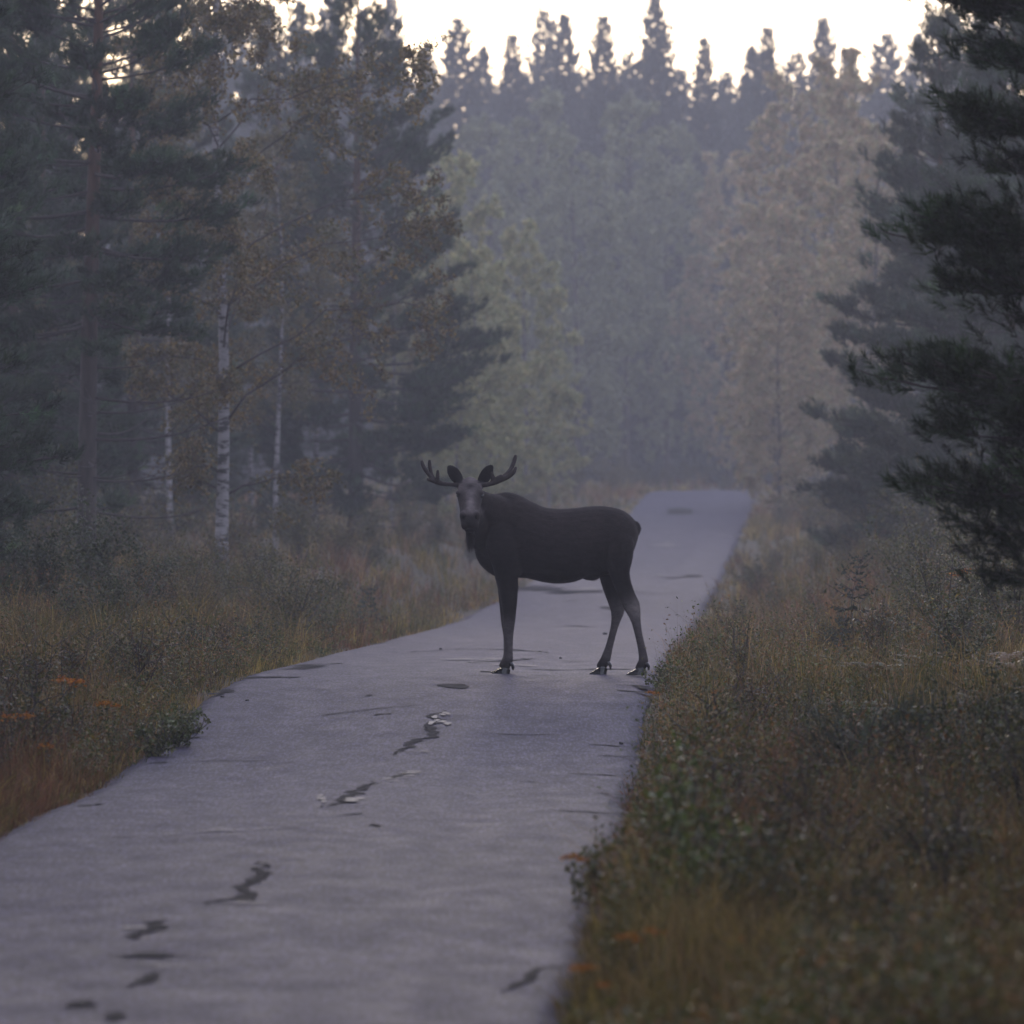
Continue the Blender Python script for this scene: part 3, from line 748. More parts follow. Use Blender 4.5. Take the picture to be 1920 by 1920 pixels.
def make_birch(seed, H, r0, Rmax, nleaf, size, cols, first=.12, lean=(0, 0), nprim=34, up=(.35, .9), droop=.5, top=.93, bark='bark_birch', bias=0.0):
    r = np.random.default_rng(seed); tr = Buf(); br = Buf(); cr = Buf()
    p = trunk_path(H, r, lean, .22, 20)
    tt = np.linspace(0, 1, len(p))
    tube(tr, p, r0 * (1 - .94 * tt ** .9) * (1 + .3 * np.exp(-tt * 30)), 12)
    tw = []
    for q in range(nprim):
        f = (q + r.random()) / nprim; z = H * (first + (top - first) * f)
        L = Rmax * (.45 + 1.0 * math.sin(PI * min(1, (f + .12) * .82)) ** 1.0) * .72 * r.uniform(.7, 1.15) * (1 - .45 * f)
        az = q * 2.4 + r.normal(0, .4); el = r.uniform(*up); L *= 1 + bias * math.cos(az)
        o = at_path(p, z); h = np.array([math.cos(az), math.sin(az), 0])
        t = np.linspace(0, 1, 7)
        path = o + h * (t * L)[:, None] + np.array([0, 0, 1.0]) * (L * math.tan(el) * (t - .35 * t ** 2) - droop * .3 * L * t ** 4)[:, None]
        path[1:] += r.normal(0, .035 * L, (6, 3)) * .6
        rb = max(.006, r0 * .22 * (1 - f * .6))
        tube(br, path, rb * (1 - .85 * t), 5)
        for k in range(int(5 + 3.2 * L)):
            u = r.uniform(.18, 1); b = np.array([np.interp(u, t, path[:, c]) for c in range(3)])
            sl = (.5 * (1 - u) + .22) * L * r.uniform(.5, 1.0)
            d = unit(h * .8 + r.normal(0, .55, 3) + np.array([0, 0, .25])); e = b + d * sl + np.array([0, 0, -.3 * droop * sl])
            m = (b + e) / 2 + np.array([0, 0, .10 * sl])
            tube(br, [b, m, e], [rb * .3, rb * .22, .002], 3)
            tw.append((b, m, e))
            for w in range(3):
                u2 = r.uniform(.4, 1); b2 = m * (1 - u2) + e * u2 if u2 > .5 else m
                e2 = b2 + r.normal(0, .14, 3) + np.array([0, 0, -r.uniform(.15, .6) * droop])
                tube(br, [b2, (b2 + e2) / 2 + r.normal(0, .015, 3), e2], [.004, .003, .0015], 3)
                tw.append((b2, (b2 + e2) / 2, e2)); tw.append((b2, (b2 + e2) / 2, e2))
    tw = np.array(tw); k = r.integers(0, len(tw), nleaf); u = r.random((nleaf, 1))
    P = tw[k, 0] * (1 - u) ** 2 + 2 * u * (1 - u) * tw[k, 1] + u * u * tw[k, 2] + r.normal(0, .05, (nleaf, 3))
    N = r.normal(0, 1, (nleaf, 3)) + np.array([0, 0, .3])
    cols = np.array(cols); cc = cols[np.clip((r.integers(0, len(cols), len(tw))[k] + (r.random(nleaf) < .3) * r.integers(0, len(cols), nleaf)) % len(cols), 0, len(cols) - 1)]
    leaf_quads(cr, P, N, size * r.uniform(.7, 1.25, nleaf), cc * r.uniform(.7, 1.3, (nleaf, 1)), r)
    return dict(trunk=tr.mesh('birch_trunk', M[bark], True), branches=br.mesh('birch_branches', M['twig'], True), crown=cr.mesh('birch_crown', M['leaf']))

def make_spruce(seed, H, Rb, r0, green, whorl=.42, nb=10, tw=15, wid=.16, gap=0.0):
    r = np.random.default_rng(seed); tr = Buf(); br = Buf(); cr = Buf()
    p = trunk_path(H, r, (0, 0), .05)
    tube(tr, p, r0 * (1 - .97 * np.linspace(0, 1, len(p))), 8)
    Q, Tn = [], []
    z = H * .03
    while z < H * .995:
        f = z / H; L0 = Rb * (1 - f) ** .82 * (1 + .12 * math.sin(z * 2.1 + seed)) + .06 * (1 - f) + .10
        a0 = r.uniform(0, 6.28)
        for q in range(nb if f < .9 else 8):
            if r.random() < gap: continue
            az = a0 + q * 2 * PI / nb + r.normal(0, .2); L = L0 * r.uniform(.6, 1.18)
            h = np.array([math.cos(az), math.sin(az), 0]); side = np.array([-h[1], h[0], 0]); t = np.linspace(0, 1, 5)
            el = -.35 + .95 * f ** 1.5 + r.normal(0, .1)
            path = at_path(p, z) + h * (t * L)[:, None] + np.array([0, 0, 1.0]) * (t * L * math.tan(el) + .22 * L * t ** 2.4)[:, None]
            tube(br, path, max(.004, .010 * L + .003) * (1 - .8 * t), 3)
            n = int(max(4, tw * (L / Rb) ** .5))
            for w in range(n + 1):
                u = 1.0 if w == n else r.uniform(.15, 1.0)
                b = np.array([np.interp(u, t, path[:, c]) for c in range(3)])
                sl = (.38 * (1 - u) * L + (.16 * (1 - .6 * f)) * min(1, Rb / 2.5) + .05 * L) * r.uniform(.7, 1.2); sg = 1 if w % 2 else -1
                d = unit(h * .75 + side * sg * r.uniform(.35, .9) + np.array([0, 0, -.15 - .5 * (1 - f) * r.random()])) if w < n else unit(path[-1] - path[-2])
                e = b + d * sl; c = green * r.uniform(.55, 1.4)
                for ww in (unit(np.cross(d, [0, 0, 1.0])), np.array([0, 0, 1.0])):
                    ww = ww * wid * (1 - .3 * f) * r.uniform(.7, 1.3)
                    drop = np.array([0, 0, -wid * .5])
                    Q.append((b + ww * .35, b - ww * .35 + drop, (b + e) / 2 - ww * .6 + drop, e, (b + e) / 2 + ww * .6)); Tn.append(c)
        z += whorl * r.uniform(.75, 1.2) * (1 - .45 * f)
    Q = np.array(Q).reshape(-1, 3); n = len(Tn); b = np.arange(n)[:, None] * 5
    cr.add(Q, np.concatenate([b + [[0, 1, 2]], b + [[0, 2, 4]], b + [[2, 3, 4]]]), np.repeat(np.array(Tn), 5, 0))
    return dict(trunk=tr.mesh('spruce_trunk', M['bark_dark'], True), branches=br.mesh('spruce_branches', M['twig']), crown=cr.mesh('spruce_crown', M['needle']))

def plant_tree(kind, parts, x, Y, z, rz, s, label, cat, group=None, sz=None):
    e = empty(kind, (x, Y, z), rz, s)
    if sz: e.scale = (s, s, sz)
    for k, me in parts.items():
        o = obj(k, me, e)
        if k != 'trunk': o['kind'] = 'stuff'
    return tag(e, label, cat, group)

G2 = np.array([0.026, 0.040, 0.022])
pineA = make_pine(21, 13.5, .30, 2.5, .15, .10, dens=1.25, lean=(.018, 0))
pineB = make_pine(22, 14.0, .10, 2.5, .17, .05, dens=1.15)
pineC = make_pine(23, 13.0, .07, 3.4, .19, .04, dens=1.1, tn=16, tw=.018, tuft_len=.18, whorl=.34, prof=lambda f: (.62 + 1.6 * f if f < .24 else 1.0) * (1 - max(0, f - .12) ** 1.25) ** .9)
pineD = make_pine(24, 11.2, .05, 3.1, .17, .04, dens=1.15, tn=16, tw=.018, tuft_len=.18, whorl=.30, green=np.array([.038, .055, .034]), prof=lambda f: min(1, .75 + 1.4 * f) * (1 - f ** 1.3))
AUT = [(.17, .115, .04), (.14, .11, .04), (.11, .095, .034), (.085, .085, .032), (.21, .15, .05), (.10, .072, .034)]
YEL = [(.36, .34, .15), (.28, .30, .13), (.42, .37, .16), (.25, .27, .12)]  # YEL, GRY and PCH paled in colour to stand in for thicker far mist
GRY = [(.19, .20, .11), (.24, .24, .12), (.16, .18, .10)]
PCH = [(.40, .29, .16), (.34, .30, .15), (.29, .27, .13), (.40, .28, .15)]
birchA = make_birch(31, 13.5, .115, 3.1, 56000, .072, AUT, .10, (.004, 0), 48, (.3, .85), .35, bias=.38)
birchS = make_birch(32, 10.0, .075, 1.7, 11000, .075, AUT[1:4], .25, nprim=24)
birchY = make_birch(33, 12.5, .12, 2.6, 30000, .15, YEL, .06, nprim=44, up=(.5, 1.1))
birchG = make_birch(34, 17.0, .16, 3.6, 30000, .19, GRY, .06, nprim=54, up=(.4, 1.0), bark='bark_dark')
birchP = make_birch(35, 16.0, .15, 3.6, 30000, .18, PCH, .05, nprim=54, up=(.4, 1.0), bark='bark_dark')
SG = np.array([.050, .062, .050])  # needle colour lightened to imitate haze over the far spruces
spr = [make_spruce(41, 22, 3.9, .22, SG), make_spruce(42, 23, 3.4, .22, SG * .9), make_spruce(43, 20, 4.3, .24, SG * 1.05, gap=.12)]

def gp(px, s): return ground_pt(px, s)
def tree_at(kind, parts, px, s, rz, sc_, label, cat, group=None, sz=None):
    x, Y, z = gp(px, s); return plant_tree(kind, parts, x, Y, z - .05, rz, sc_, label, cat, group, sz)

tree_at('pine_tree', pineA, 161, 124, 0.4, 1.0, 'tall pine with bare lower trunk, reddish higher up, beside the white birch', 'pine')
tree_at('birch_tree', birchA, 414, 118, 0.0, 1.0, 'large birch with white black-flecked trunk and brownish autumn leaves', 'birch')
tree_at('pine_tree', pineC, 668, 80, 1.1, 1.0, 'broad dark green pine right behind the brown-leaved birch', 'pine')
tree_at('pine_tree', pineD, 1765, 92, 2.3, 1.0, 'bushy grey-green pine tapering to a point beside the yellowish birches', 'pine')
DL = 'dense dark pine at the shaded forest edge beyond the verge'
for px, s, rz, k, q in [(-185, 130, .3, 1.0, 0), (20, 104, 2.0, 1.0, 0), (-160, 110, 4.0, 1.1, 0), (250, 84, 1.0, 1.0, 0), (-20, 84, 5.0, 1.05, 0), (130, 76, 3.3, 1.1, 0), (-230, 150, 1.6, .95, 0), (75, 92, 2.7, 1.0, 0), (330, 72, .6, 1.1, 0), (520, 66, 4.6, 1.1, 0)]:
    tree_at('pine_tree', pineB, px, s, rz, k, DL, 'pine', 'dark pines crowding the forest edge')
for px, s, rz, k in [(1905, 100, .8, 1.05), (2040, 110, 2.8, 1.1), (1990, 82, 4.4, 1.05), (1880, 74, 5.6, 1.1)]:
    tree_at('pine_tree', pineD if k < 1.1 else pineB, px, s, rz, k, 'shadowy pine standing behind the boughs that overhang the right verge', 'pine', 'pines behind the overhanging boughs')
for px, s, rz, k in [(320, 95, .5, 1.0), (517, 92, 2.2, .95), (25, 96, 3.0, .9), (590, 78, 4.0, 1.1), (470, 72, 5.0, 1.1), (735, 74, 1.0, .8)]:
    tree_at('birch_tree', birchS, px, s, rz, k, 'slender pale birch with a thin trunk in the dim wood', 'birch', 'slender birches in the dim wood')
YB = 'yellow-green birch with leaf colour paled for mist at the roadside'
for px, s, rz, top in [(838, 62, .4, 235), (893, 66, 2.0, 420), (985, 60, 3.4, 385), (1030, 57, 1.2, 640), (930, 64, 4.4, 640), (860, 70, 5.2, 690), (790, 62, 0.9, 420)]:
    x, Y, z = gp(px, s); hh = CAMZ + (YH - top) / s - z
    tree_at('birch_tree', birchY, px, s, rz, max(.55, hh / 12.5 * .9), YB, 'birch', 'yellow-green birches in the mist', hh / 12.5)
PB = 'tall birch with peach and straw coloured crown in the mist'
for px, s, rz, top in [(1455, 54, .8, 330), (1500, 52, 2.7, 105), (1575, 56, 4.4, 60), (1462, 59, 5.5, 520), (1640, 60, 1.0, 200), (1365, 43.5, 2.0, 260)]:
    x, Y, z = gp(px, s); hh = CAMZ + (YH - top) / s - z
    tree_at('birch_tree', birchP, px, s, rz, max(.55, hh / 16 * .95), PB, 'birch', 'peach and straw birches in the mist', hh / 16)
GB = 'grey-green deciduous tree dim in the fog beyond the road end'
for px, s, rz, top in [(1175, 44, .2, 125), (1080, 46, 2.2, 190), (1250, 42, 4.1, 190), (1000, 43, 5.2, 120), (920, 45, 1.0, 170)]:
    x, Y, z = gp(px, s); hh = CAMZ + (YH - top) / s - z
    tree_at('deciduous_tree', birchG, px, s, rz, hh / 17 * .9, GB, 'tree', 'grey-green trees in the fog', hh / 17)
SL = 'tall pointed spruce on the foggy skyline beyond the road end'
for q, (px, s, top) in enumerate([(735, 41, -10), (800, 37, 75), (858, 39, 30), (905, 37, 85), (958, 38, 60), (1022, 36, 15), (1055, 38, 25), (1130, 39, 25), (1180, 37, 95), (1227, 39, -8), (1322, 39, 66), (1362, 36, 130), (1412, 38, 85), (1440, 40, 45),
        (1490, 37, 95), (1545, 39, 30), (1590, 36, 85), (1660, 38, 60), (1720, 37, 60), (680, 38, 10), (620, 40, -30), (560, 38, 0), (500, 41, 5), (440, 39, -10), (380, 40, 0), (310, 38, -40), (1780, 38, 20), (1850, 40, 0)]):
    x, Y, z = gp(px, s); hh = CAMZ + (YH - top) / s - z; k = q % 3
    tree_at('spruce_tree', spr[k], px, s, q * 1.7, hh / (22, 23, 20)[k] * (.95 + .2 * ((q * 7) % 5) / 5), SL, 'spruce', 'spruces on the foggy skyline', hh / (22, 23, 20)[k])
# second depth of the wood, so that no open land shows between the trunks
r = np.random.default_rng(77)
for q in range(44):
    Y = r.uniform(115, 300); x = -12 - (Y - 90) * .045 - r.uniform(0, 18)
    if (x * F / Y + 960) > 700 and Y > 160: x -= 6
    k = q % 3
    plant_tree('spruce_tree', spr[k], x, Y, float(gz(x, Y)), r.uniform(0, 6), r.uniform(.75, 1.02), 'mid-height spruce deep inside the wood behind the birches and pines', 'spruce', 'spruces deep in the left wood')
for q in range(34):
    Y = r.uniform(115, 300); x = 11 + Y * .055 + r.uniform(0, 16); k = q % 3
    if abs(x - road_x(Y)) < 4.5: continue
    plant_tree('spruce_tree', spr[k], x, Y, float(gz(x, Y)), r.uniform(0, 6), r.uniform(.6, .8), 'mid-height spruce filling the wood behind the bushy grey-green pine', 'spruce', 'spruces deep in the right wood')
for q in range(46):
    Y = r.uniform(318, 415); s = F / Y; px = 230 + q * 34 + r.uniform(-14, 14); x = (px - 960) / s; k = q % 3
    top = r.uniform(125, 230); z = float(gz(x, Y)); hh = CAMZ + (YH - top) / s - z
    plant_tree('spruce_tree', spr[k], x, Y, z, r.uniform(0, 6), hh / (22, 23, 20)[k] * 1.15, 'faint spruce of the farthest row, paler than the skyline trees before it', 'spruce', 'spruces of the farthest row', hh / (22, 23, 20)[k])
# unseen trees added beside and behind the camera to shade the foreground
rn = np.random.default_rng(31)
for q in range(76):
    side = -1 if q % 2 else 1
    Y = -42 + (q // 2) * 3.1 + rn.uniform(-1.5, 1.5); x = float(road_x(Y)) + side * (7.2 + rn.uniform(0, 3) + (q % 3) * 3.0)
    if side > 0 and Y > 52: continue
    x = min(x, -.088 * Y - 4.6) if side < 0 else max(x, .088 * Y + 5.6)
    k = q % 4
    if k < 3: plant_tree('spruce_tree', spr[k], x, Y, float(gz(x, Y)), rn.uniform(0, 6), .72, 'tall out-of-frame spruce added to shade the foreground', 'spruce', 'unseen shading spruces by the near road', rn.uniform(.95, 1.12))
    else: plant_tree('pine_tree', pineB, x, Y, float(gz(x, Y)), rn.uniform(0, 6), rn.uniform(1.0, 1.25), 'tall out-of-frame pine added to shade the foreground', 'pine', 'unseen shading pines by the near road')
# the near pine whose boughs hang over the right verge (its trunk stands outside the frame)
sN = 262.0; NX, NY, NZ = gp(2150, sN)
def zN(py): return CAMZ + (YH - py) / sN - NZ
bo = []
rb = np.random.default_rng(9)
for py, tipx, k in [(-60, 1760, 3), (30, 1745, 3), (110, 1840, 3), (240, 1800, 4), (300, 1850, 2), (440, 1700, 4), (530, 1790, 3), (720, 1660, 4), (790, 1740, 3), (930, 1690, 2), (990, 1800, 2), (1050, 1850, 2), (-160, 1800, 3), (600, 1900, 1), (870, 1880, 1)]:
    for q in range(k):
        L = (2150 - tipx) / sN * (1.0 if q == 0 else rb.uniform(.72, 1.0))
        bo.append((zN(py) + L * .10 + rb.normal(0, .05), PI + rb.normal(0, .22) + (q - 1) * .18, L, -.10 + rb.normal(0, .04), True, 0.05))
for q in range(46):
    z = .9 + q * .17; bo.append((z, rb.uniform(-1.9, 1.9), rb.uniform(1.0, 2.0), rb.uniform(-.1, .2), True, .1))
pineN = make_pine(51, 9.5, .1, 2, .14, dens=1.25, green=np.array([.016, .032, .010]), tn=28, tw=.008, tuft_len=.10, boughs=bo)
plant_tree('pine_tree', pineN, NX, NY, NZ - .05, 0, 1, 'nearest pine whose almost black boughs overhang the right verge', 'pine')

# ------------------------------------------------------------------ undergrowth things
def make_shrub(seed, H, W, nleaf, size, cols, nst=9):
    r = np.random.default_rng(seed); st = Buf(); lf = Buf(); tw = []
    for q in range(nst):
        a = r.uniform(0, 6.28); l = W * r.uniform(.15, 1); h = H * r.uniform(.6, 1.05)
        t = np.linspace(0, 1, 5)
        path = np.stack([math.cos(a) * l * t ** 1.3, math.sin(a) * l * t ** 1.3, h * t], -1) + r.normal(0, .02, (5, 3)) * t[:, None]
        tube(st, path, .012 * (1 - .8 * t) * (.5 + H / 2), 4)
        for k in range(7):
            u = r.uniform(.3, 1); b = np.array([np.interp(u, t, path[:, c]) for c in range(3)]); e = b + r.normal(0, .16, 3) * (.4 + .6 * H) + np.array([0, 0, .08])
            tube(st, [b, (b + e) / 2 + r.normal(0, .02, 3), e], [.005, .004, .002], 3); tw.append((b, e))
    tw = np.array(tw); k = r.integers(0, len(tw), nleaf); u = r.random((nleaf, 1))
    P = tw[k, 0] * (1 - u) + tw[k, 1] * u + r.normal(0, .05 if H > .5 else .025, (nleaf, 3)); P[:, 2] = np.maximum(P[:, 2], .03)
    cols = np.array(cols)
    leaf_quads(lf, P, r.normal(0, 1, (nleaf, 3)) + np.array([0, 0, .6]), size * r.uniform(.6, 1.3, nleaf), cols[r.integers(0, len(cols), nleaf)] * r.uniform(.65, 1.35, (nleaf, 1)), r)
    return dict(stems=st.mesh('stems', M['twig']), foliage=lf.mesh('foliage', M['leaf']))
DKG = [(.035, .05, .016), (.05, .06, .02), (.03, .042, .016), (.07, .07, .022)]
OLV = [(.07, .075, .022), (.09, .085, .025), (.05, .06, .02), (.13, .105, .03)]
sh_dark = [make_shrub(61, 1.0, .8, 3600, .040, DKG), make_shrub(62, .8, .7, 3000, .036, DKG)]
sh_olv = [make_shrub(63, 1.25, .7, 3200, .036, OLV, 10), make_shrub(64, .7, .55, 2200, .034, OLV), make_shrub(65, 1.0, .9, 3000, .034, OLV + AUT[:2], 12)]
def shrub(parts, px, s, rz, k, label, group=None, cat='shrub'):
    x, Y, z = gp(px, s); return plant_tree('shrub', parts, x, Y, z - .03, rz, k, label, cat, group)
for px, s, rz, k, v in [(90, 150, .3, 1.1, 0), (190, 146, 2.0, 1.2, 0), (265, 150, 3.4, 1.0, 1), (20, 140, 1.0, 1.2, 1), (230, 158, 5.0, .9, 1)]:
    shrub(sh_dark[v], px, s, rz, k, 'rounded dark green shrub at the foot of the bare-trunked pine', 'dark shrubs at the pine foot')
for px, s, rz, k, v in [(500, 138, .3, 1.0, 0), (545, 142, 2.0, 1.1, 2), (600, 140, 3.4, .85, 1), (570, 134, 1.0, .9, 0), (350, 138, 4.0, .9, 0), (320, 132, 2.6, .9, 2), (440, 128, .9, .8, 1), (385, 145, 5.2, .7, 2), (640, 128, 2.2, .7, 1)]:
    shrub(sh_olv[v], px, s, rz, k, 'twiggy olive green shrub in the verge below the birches', 'olive shrubs below the birches')
for px, s, rz, k, v in [(1770, 172, .4, 1.0, 0), (1850, 165, 1.9, 1.1, 2), (1910, 175, 3.3, 1.0, 0), (1700, 160, 4.2, .9, 1), (1820, 150, 5.5, 1.2, 2), (1750, 140, .2, 1.3, 0), (1880, 140, 2.1, 1.4, 2), (1680, 130, 3.9, 1.1, 1)]:
    shrub(sh_olv[v], px, s, rz, k, 'leafy olive bush under the overhanging pine boughs', 'olive bushes under the pine boughs')
for px, s, rz, k, v in [(1830, 265, .4, .75, 1), (1900, 258, 1.9, .8, 0), (1770, 262, 3.3, .6, 1), (1690, 255, 4.0, .45, 1)]:
    shrub(sh_dark[v], px, s, rz, k, 'low dark green bush in the verge beside the young pine', 'low dark bushes by the young pine')
for px, s, rz, k, v in [(700, 90, .4, 1.2, 1), (760, 84, 1.9, 1.1, 0), (820, 80, 3.3, 1.2, 1), (640, 96, 4.0, 1.1, 2), (560, 100, 5.0, 1.2, 0), (250, 105, 1.0, 1.5, 2), (100, 110, 2.0, 1.6, 0), (60, 118, .5, 1.5, 2), (210, 100, 3.0, 1.5, 0), (430, 98, 4.0, 1.5, 2), (880, 72, 1.0, 1.2, 1), (940, 66, 2.0, 1.3, 2),
        (1000, 60, 3.0, 1.5, 1), (1080, 52, 4.0, 1.6, 0), (1150, 50, 5.0, 1.5, 2)]:
    shrub(sh_olv[v], px, s, rz, k, 'hazy bush at the edge of the wood along the left verge', 'hazy bushes along the left wood edge')
for px, s, rz, k, v in [(1470, 62, .4, 1.2, 1), (1520, 70, 1.9, 1.3, 0), (1570, 76, 3.3, 1.4, 2), (1620, 84, 4.0, 1.4, 0), (1660, 92, 5.0, 1.4, 2), (1720, 104, 1.0, 1.4, 0), (1800, 112, 2.0, 1.5, 2), (1880, 120, .5, 1.6, 0), (1590, 100, 2.5, .9, 1), (1640, 112, .7, .9, 1), (1530, 90, 3.1, .8, 1)]:
    shrub(sh_olv[v], px, s, rz, k, 'hazy bush at the foot of the bushy grey-green pine', 'hazy bushes along the right wood edge')
for px, s, rz, k, v in [(1215, 44, .4, 1.1, 1), (1250, 43, 1.9, 1.0, 2), (1285, 44, 3.3, 1.1, 1), (1320, 43, 4.0, 1.0, 0), (1355, 44, 5.0, 1.0, 1), (1395, 43, 1.0, 1.1, 2), (1180, 46, 2.0, 1.1, 0)]:
    shrub(sh_olv[v], px, s, rz, k, 'faint foggy bush standing where the road bends out of sight', 'foggy bushes at the road bend')

# low bushes scattered through both verges
RUS = [(.14, .075, .03), (.10, .075, .028), (.075, .068, .024), (.17, .105, .035)]
low = [make_shrub(161, .7, .5, 1300, .038, DKG, 8), make_shrub(162, .75, .4, 900, .034, OLV, 9), make_shrub(163, .6, .5, 900, .032, RUS, 9), make_shrub(164, .85, .35, 800, .04, OLV + RUS, 7)]
lab = ['low dark green bush among the %s verge grass', 'low olive leafy bush among the %s verge grass', 'low rust-brown bush among the %s verge grass', 'tall thin yellowing bush among the %s verge grass']
rl = np.random.default_rng(19)
for side, nm, nn_ in ((1, 'right', 64), (-1, 'left', 52)):
    for q in range(nn_):
        s = rl.uniform(70, 440 if side > 0 else 250); Y = F / s; v = int(rl.integers(0, 4))
        lim = 1000 / s - side * road_x(Y) - HW
        if lim < .9: continue
        x = road_x(Y) + side * (HW + .55 + (min(lim, 9) - .5) * rl.random())
        plant_tree('low_bush', low[v], x, Y, float(gz(x, Y)) - .03, rl.uniform(0, 6), rl.uniform(.55, 1.1), lab[v] % nm, 'bush', lab[v] % nm)
# saplings
sap = make_spruce(71, 1.05, .24, .009, np.array([.035, .05, .03]), whorl=.12, nb=5, tw=6, wid=.012)
def sapling(kind, parts, px, s, rz, k, label, cat):
    x, Y, z = gp(px, s); plant_tree(kind, parts, x, Y, z - .02, rz, k, label, cat)
sapling('spruce_sapling', sap, 1602, 172, .3, 1.15, 'thin spruce sapling with a bare leader standing above the low bushes', 'sapling')
sap2 = make_spruce(72, .75, .30, .012, np.array([.04, .055, .04]), whorl=.09, nb=6, tw=6, wid=.02)
sapling('spruce_sapling', sap2, 692, 126, .3, 1.0, 'small spruce sapling in the left verge grass near the moose', 'sapling')
sapling('spruce_sapling', sap2, 1255 + 320, 185, 1.3, .8, 'short bushy spruce sapling among bracken on the right verge', 'sapling')
yp = make_pine(73, .85, .02, .30, .014, .08, dens=2.2, green=np.array([.022, .042, .02]), tn=26, tw=.004, tuft_len=.06, whorl=.13)
sapling('pine_sapling', yp, 1640, 262, .3, 1.0, 'dark young pine sapling standing upright in the right verge', 'sapling')
sapling('pine_sapling', yp, 1668, 250, 2.3, .75, 'smaller dark pine sapling just behind the upright one', 'sapling')

# bracken
def make_fern(seed, n=7, L=.75):
    r = np.random.default_rng(seed); st = Buf(); lf = Buf()
    for q in range(n):
        a = q * 2 * PI / n + r.normal(0, .3); l = L * r.uniform(.7, 1.1); t = np.linspace(0, 1, 14)
        h = np.array([math.cos(a), math.sin(a), 0]); side = np.array([-h[1], h[0], 0])
        path = h * (l * .75 * t ** 1.3)[:, None] + np.array([0, 0, 1.0]) * (l * (.95 * t - .55 * t ** 2.4))[:, None]
        tube(st, path, .005 * (1 - .8 * t), 3)
        c = np.array([(.085, .09, .022), (.12, .10, .03), (.065, .08, .02), (.15, .085, .025)])[r.integers(0, 4)]
        for k in range(3, 14):
            w = .26 * l * math.sin(PI * min(1, .18 + .82 * t[k])) * (1.05 - t[k] * .55)
            tg = unit(path[k] - path[k - 1])
            for sg in (-1, 1):
                d = unit(side * sg + tg * .45 + np.array([0, 0, -.15])); e = path[k] + d * w; m = path[k] + d * w * .4
                lf.add([path[k], m + tg * .022, e, m - tg * .022], [(0, 1, 2), (0, 2, 3)], c * r.uniform(.7, 1.3))
    return dict(stems=st.mesh('stalks', M['twig']), fronds=lf.mesh('fronds', M['leaf']))
ferns = [make_fern(81), make_fern(82, 6, .65), make_fern(83, 8, .8)]
r = np.random.default_rng(6)
for q in range(34):
    px = r.uniform(1560, 1960); s = r.uniform(168, 232)
    x, Y, z = gp(px, s); plant_tree('bracken_fern', ferns[q % 3], x, Y, z - .02, r.uniform(0, 6), r.uniform(.6, .95), 'arching bracken fern in the patch beside the low dark bushes', 'fern', 'bracken on the right verge')

# orange flowering weeds along the asphalt
def make_flower(seed, H, heads):
    r = np.random.default_rng(seed); st = Buf(); lf = Buf(); fl = []
    for q in range(heads):
        a = r.uniform(0, 6.28); t = np.linspace(0, 1, 6); h = H * r.uniform(.75, 1.05); l = H * .22 * r.random()
        path = np.stack([math.cos(a) * l * t ** 1.5, math.sin(a) * l * t ** 1.5, h * t], -1)
        tube(st, path, .0045 * (1 - .5 * t), 4)
        n = 26; k = r.random(n) * .9
        P = np.stack([np.interp(k, t, path[:, c]) for c in range(3)], -1) + r.normal(0, .045, (n, 3)) * (1.1 - k)[:, None]
        leaf_quads(lf, P, r.normal(0, 1, (n, 3)) + [0, 0, .7], r.uniform(.04, .085, n), np.array(OLV)[r.integers(0, 4, n)] * r.uniform(.7, 1.2, (n, 1)), r, .4)
        b = Buf(); m = 60; th = r.uniform(0, 6.28, m); rad = .068 * np.sqrt(r.random(m))
        C = path[-1] + np.stack([rad * np.cos(th), rad * np.sin(th), .012 * r.normal(0, 1, m) + .01 - rad * .25], -1)
        leaf_quads(b, C, r.normal(0, .6, (m, 3)) + [0, 0, 1], r.uniform(.018, .034, m), np.array([(.40, .15, .018), (.32, .10, .014), (.46, .20, .025)])[r.integers(0, 3, m)] * r.uniform(.7, 1.15, (m, 1)), r, .9)
        fl.append(b.mesh('flower_head', M['petal']))
    return st.mesh('stem', M['grass'] if False else M['twig']), lf.mesh('weed_leaves', M['leaf']), fl
flw = [make_flower(91, .62, 2), make_flower(92, .5, 1), make_flower(93, .72, 3)]
def flower(px, py, s, v, rz, group, label):
    x, Y, z0 = gp(px, s); z = CAMZ + (YH - py) / s
    H = (.62, .5, .72)[v]; k = (z - z0) / H
    k = min(1.5, max(.55, k))
    e = empty('flowering_weed', (x, Y, z0 - .02), rz, k)
    obj('stem', flw[v][0], e)['kind'] = 'stuff'; obj('leaves', flw[v][1], e)['kind'] = 'stuff'
    for m in flw[v][2]: obj('flower_head', m, e)
    tag(e, label, 'flower', group)
for q, (px, py, s) in enumerate([(1225, 1790, 405), (1130, 1835, 425), (1190, 1800, 412), (1095, 1862, 436), (1275, 1785, 400), (1340, 1297, 212), (1225, 1333, 214), (1320, 1367, 236), (1490, 1378, 240), (1285, 1517, 300), (1335, 1603, 330), (1465, 1625, 345), (1550, 1655, 360), (1425, 1430, 262), (1085, 1615, 345), (1370, 1790, 400), (1320, 1900, 440), (1800, 1052, 165), (1870, 1075, 170)]):
    flower(px, py, s, q % 3, q * 1.1, 'orange weeds on the right verge', 'orange-flowered weed in the brown grass of the right verge')
for q, (px, py, s) in enumerate([(130, 1275, 228), (72, 1293, 232), (210, 1302, 226), (25, 1340, 240), (95, 1368, 244)]):
    flower(px, py, s, q % 3, q * 1.3 + .4, 'orange weeds on the left verge', 'orange-flowered weed in the grass of the left verge')
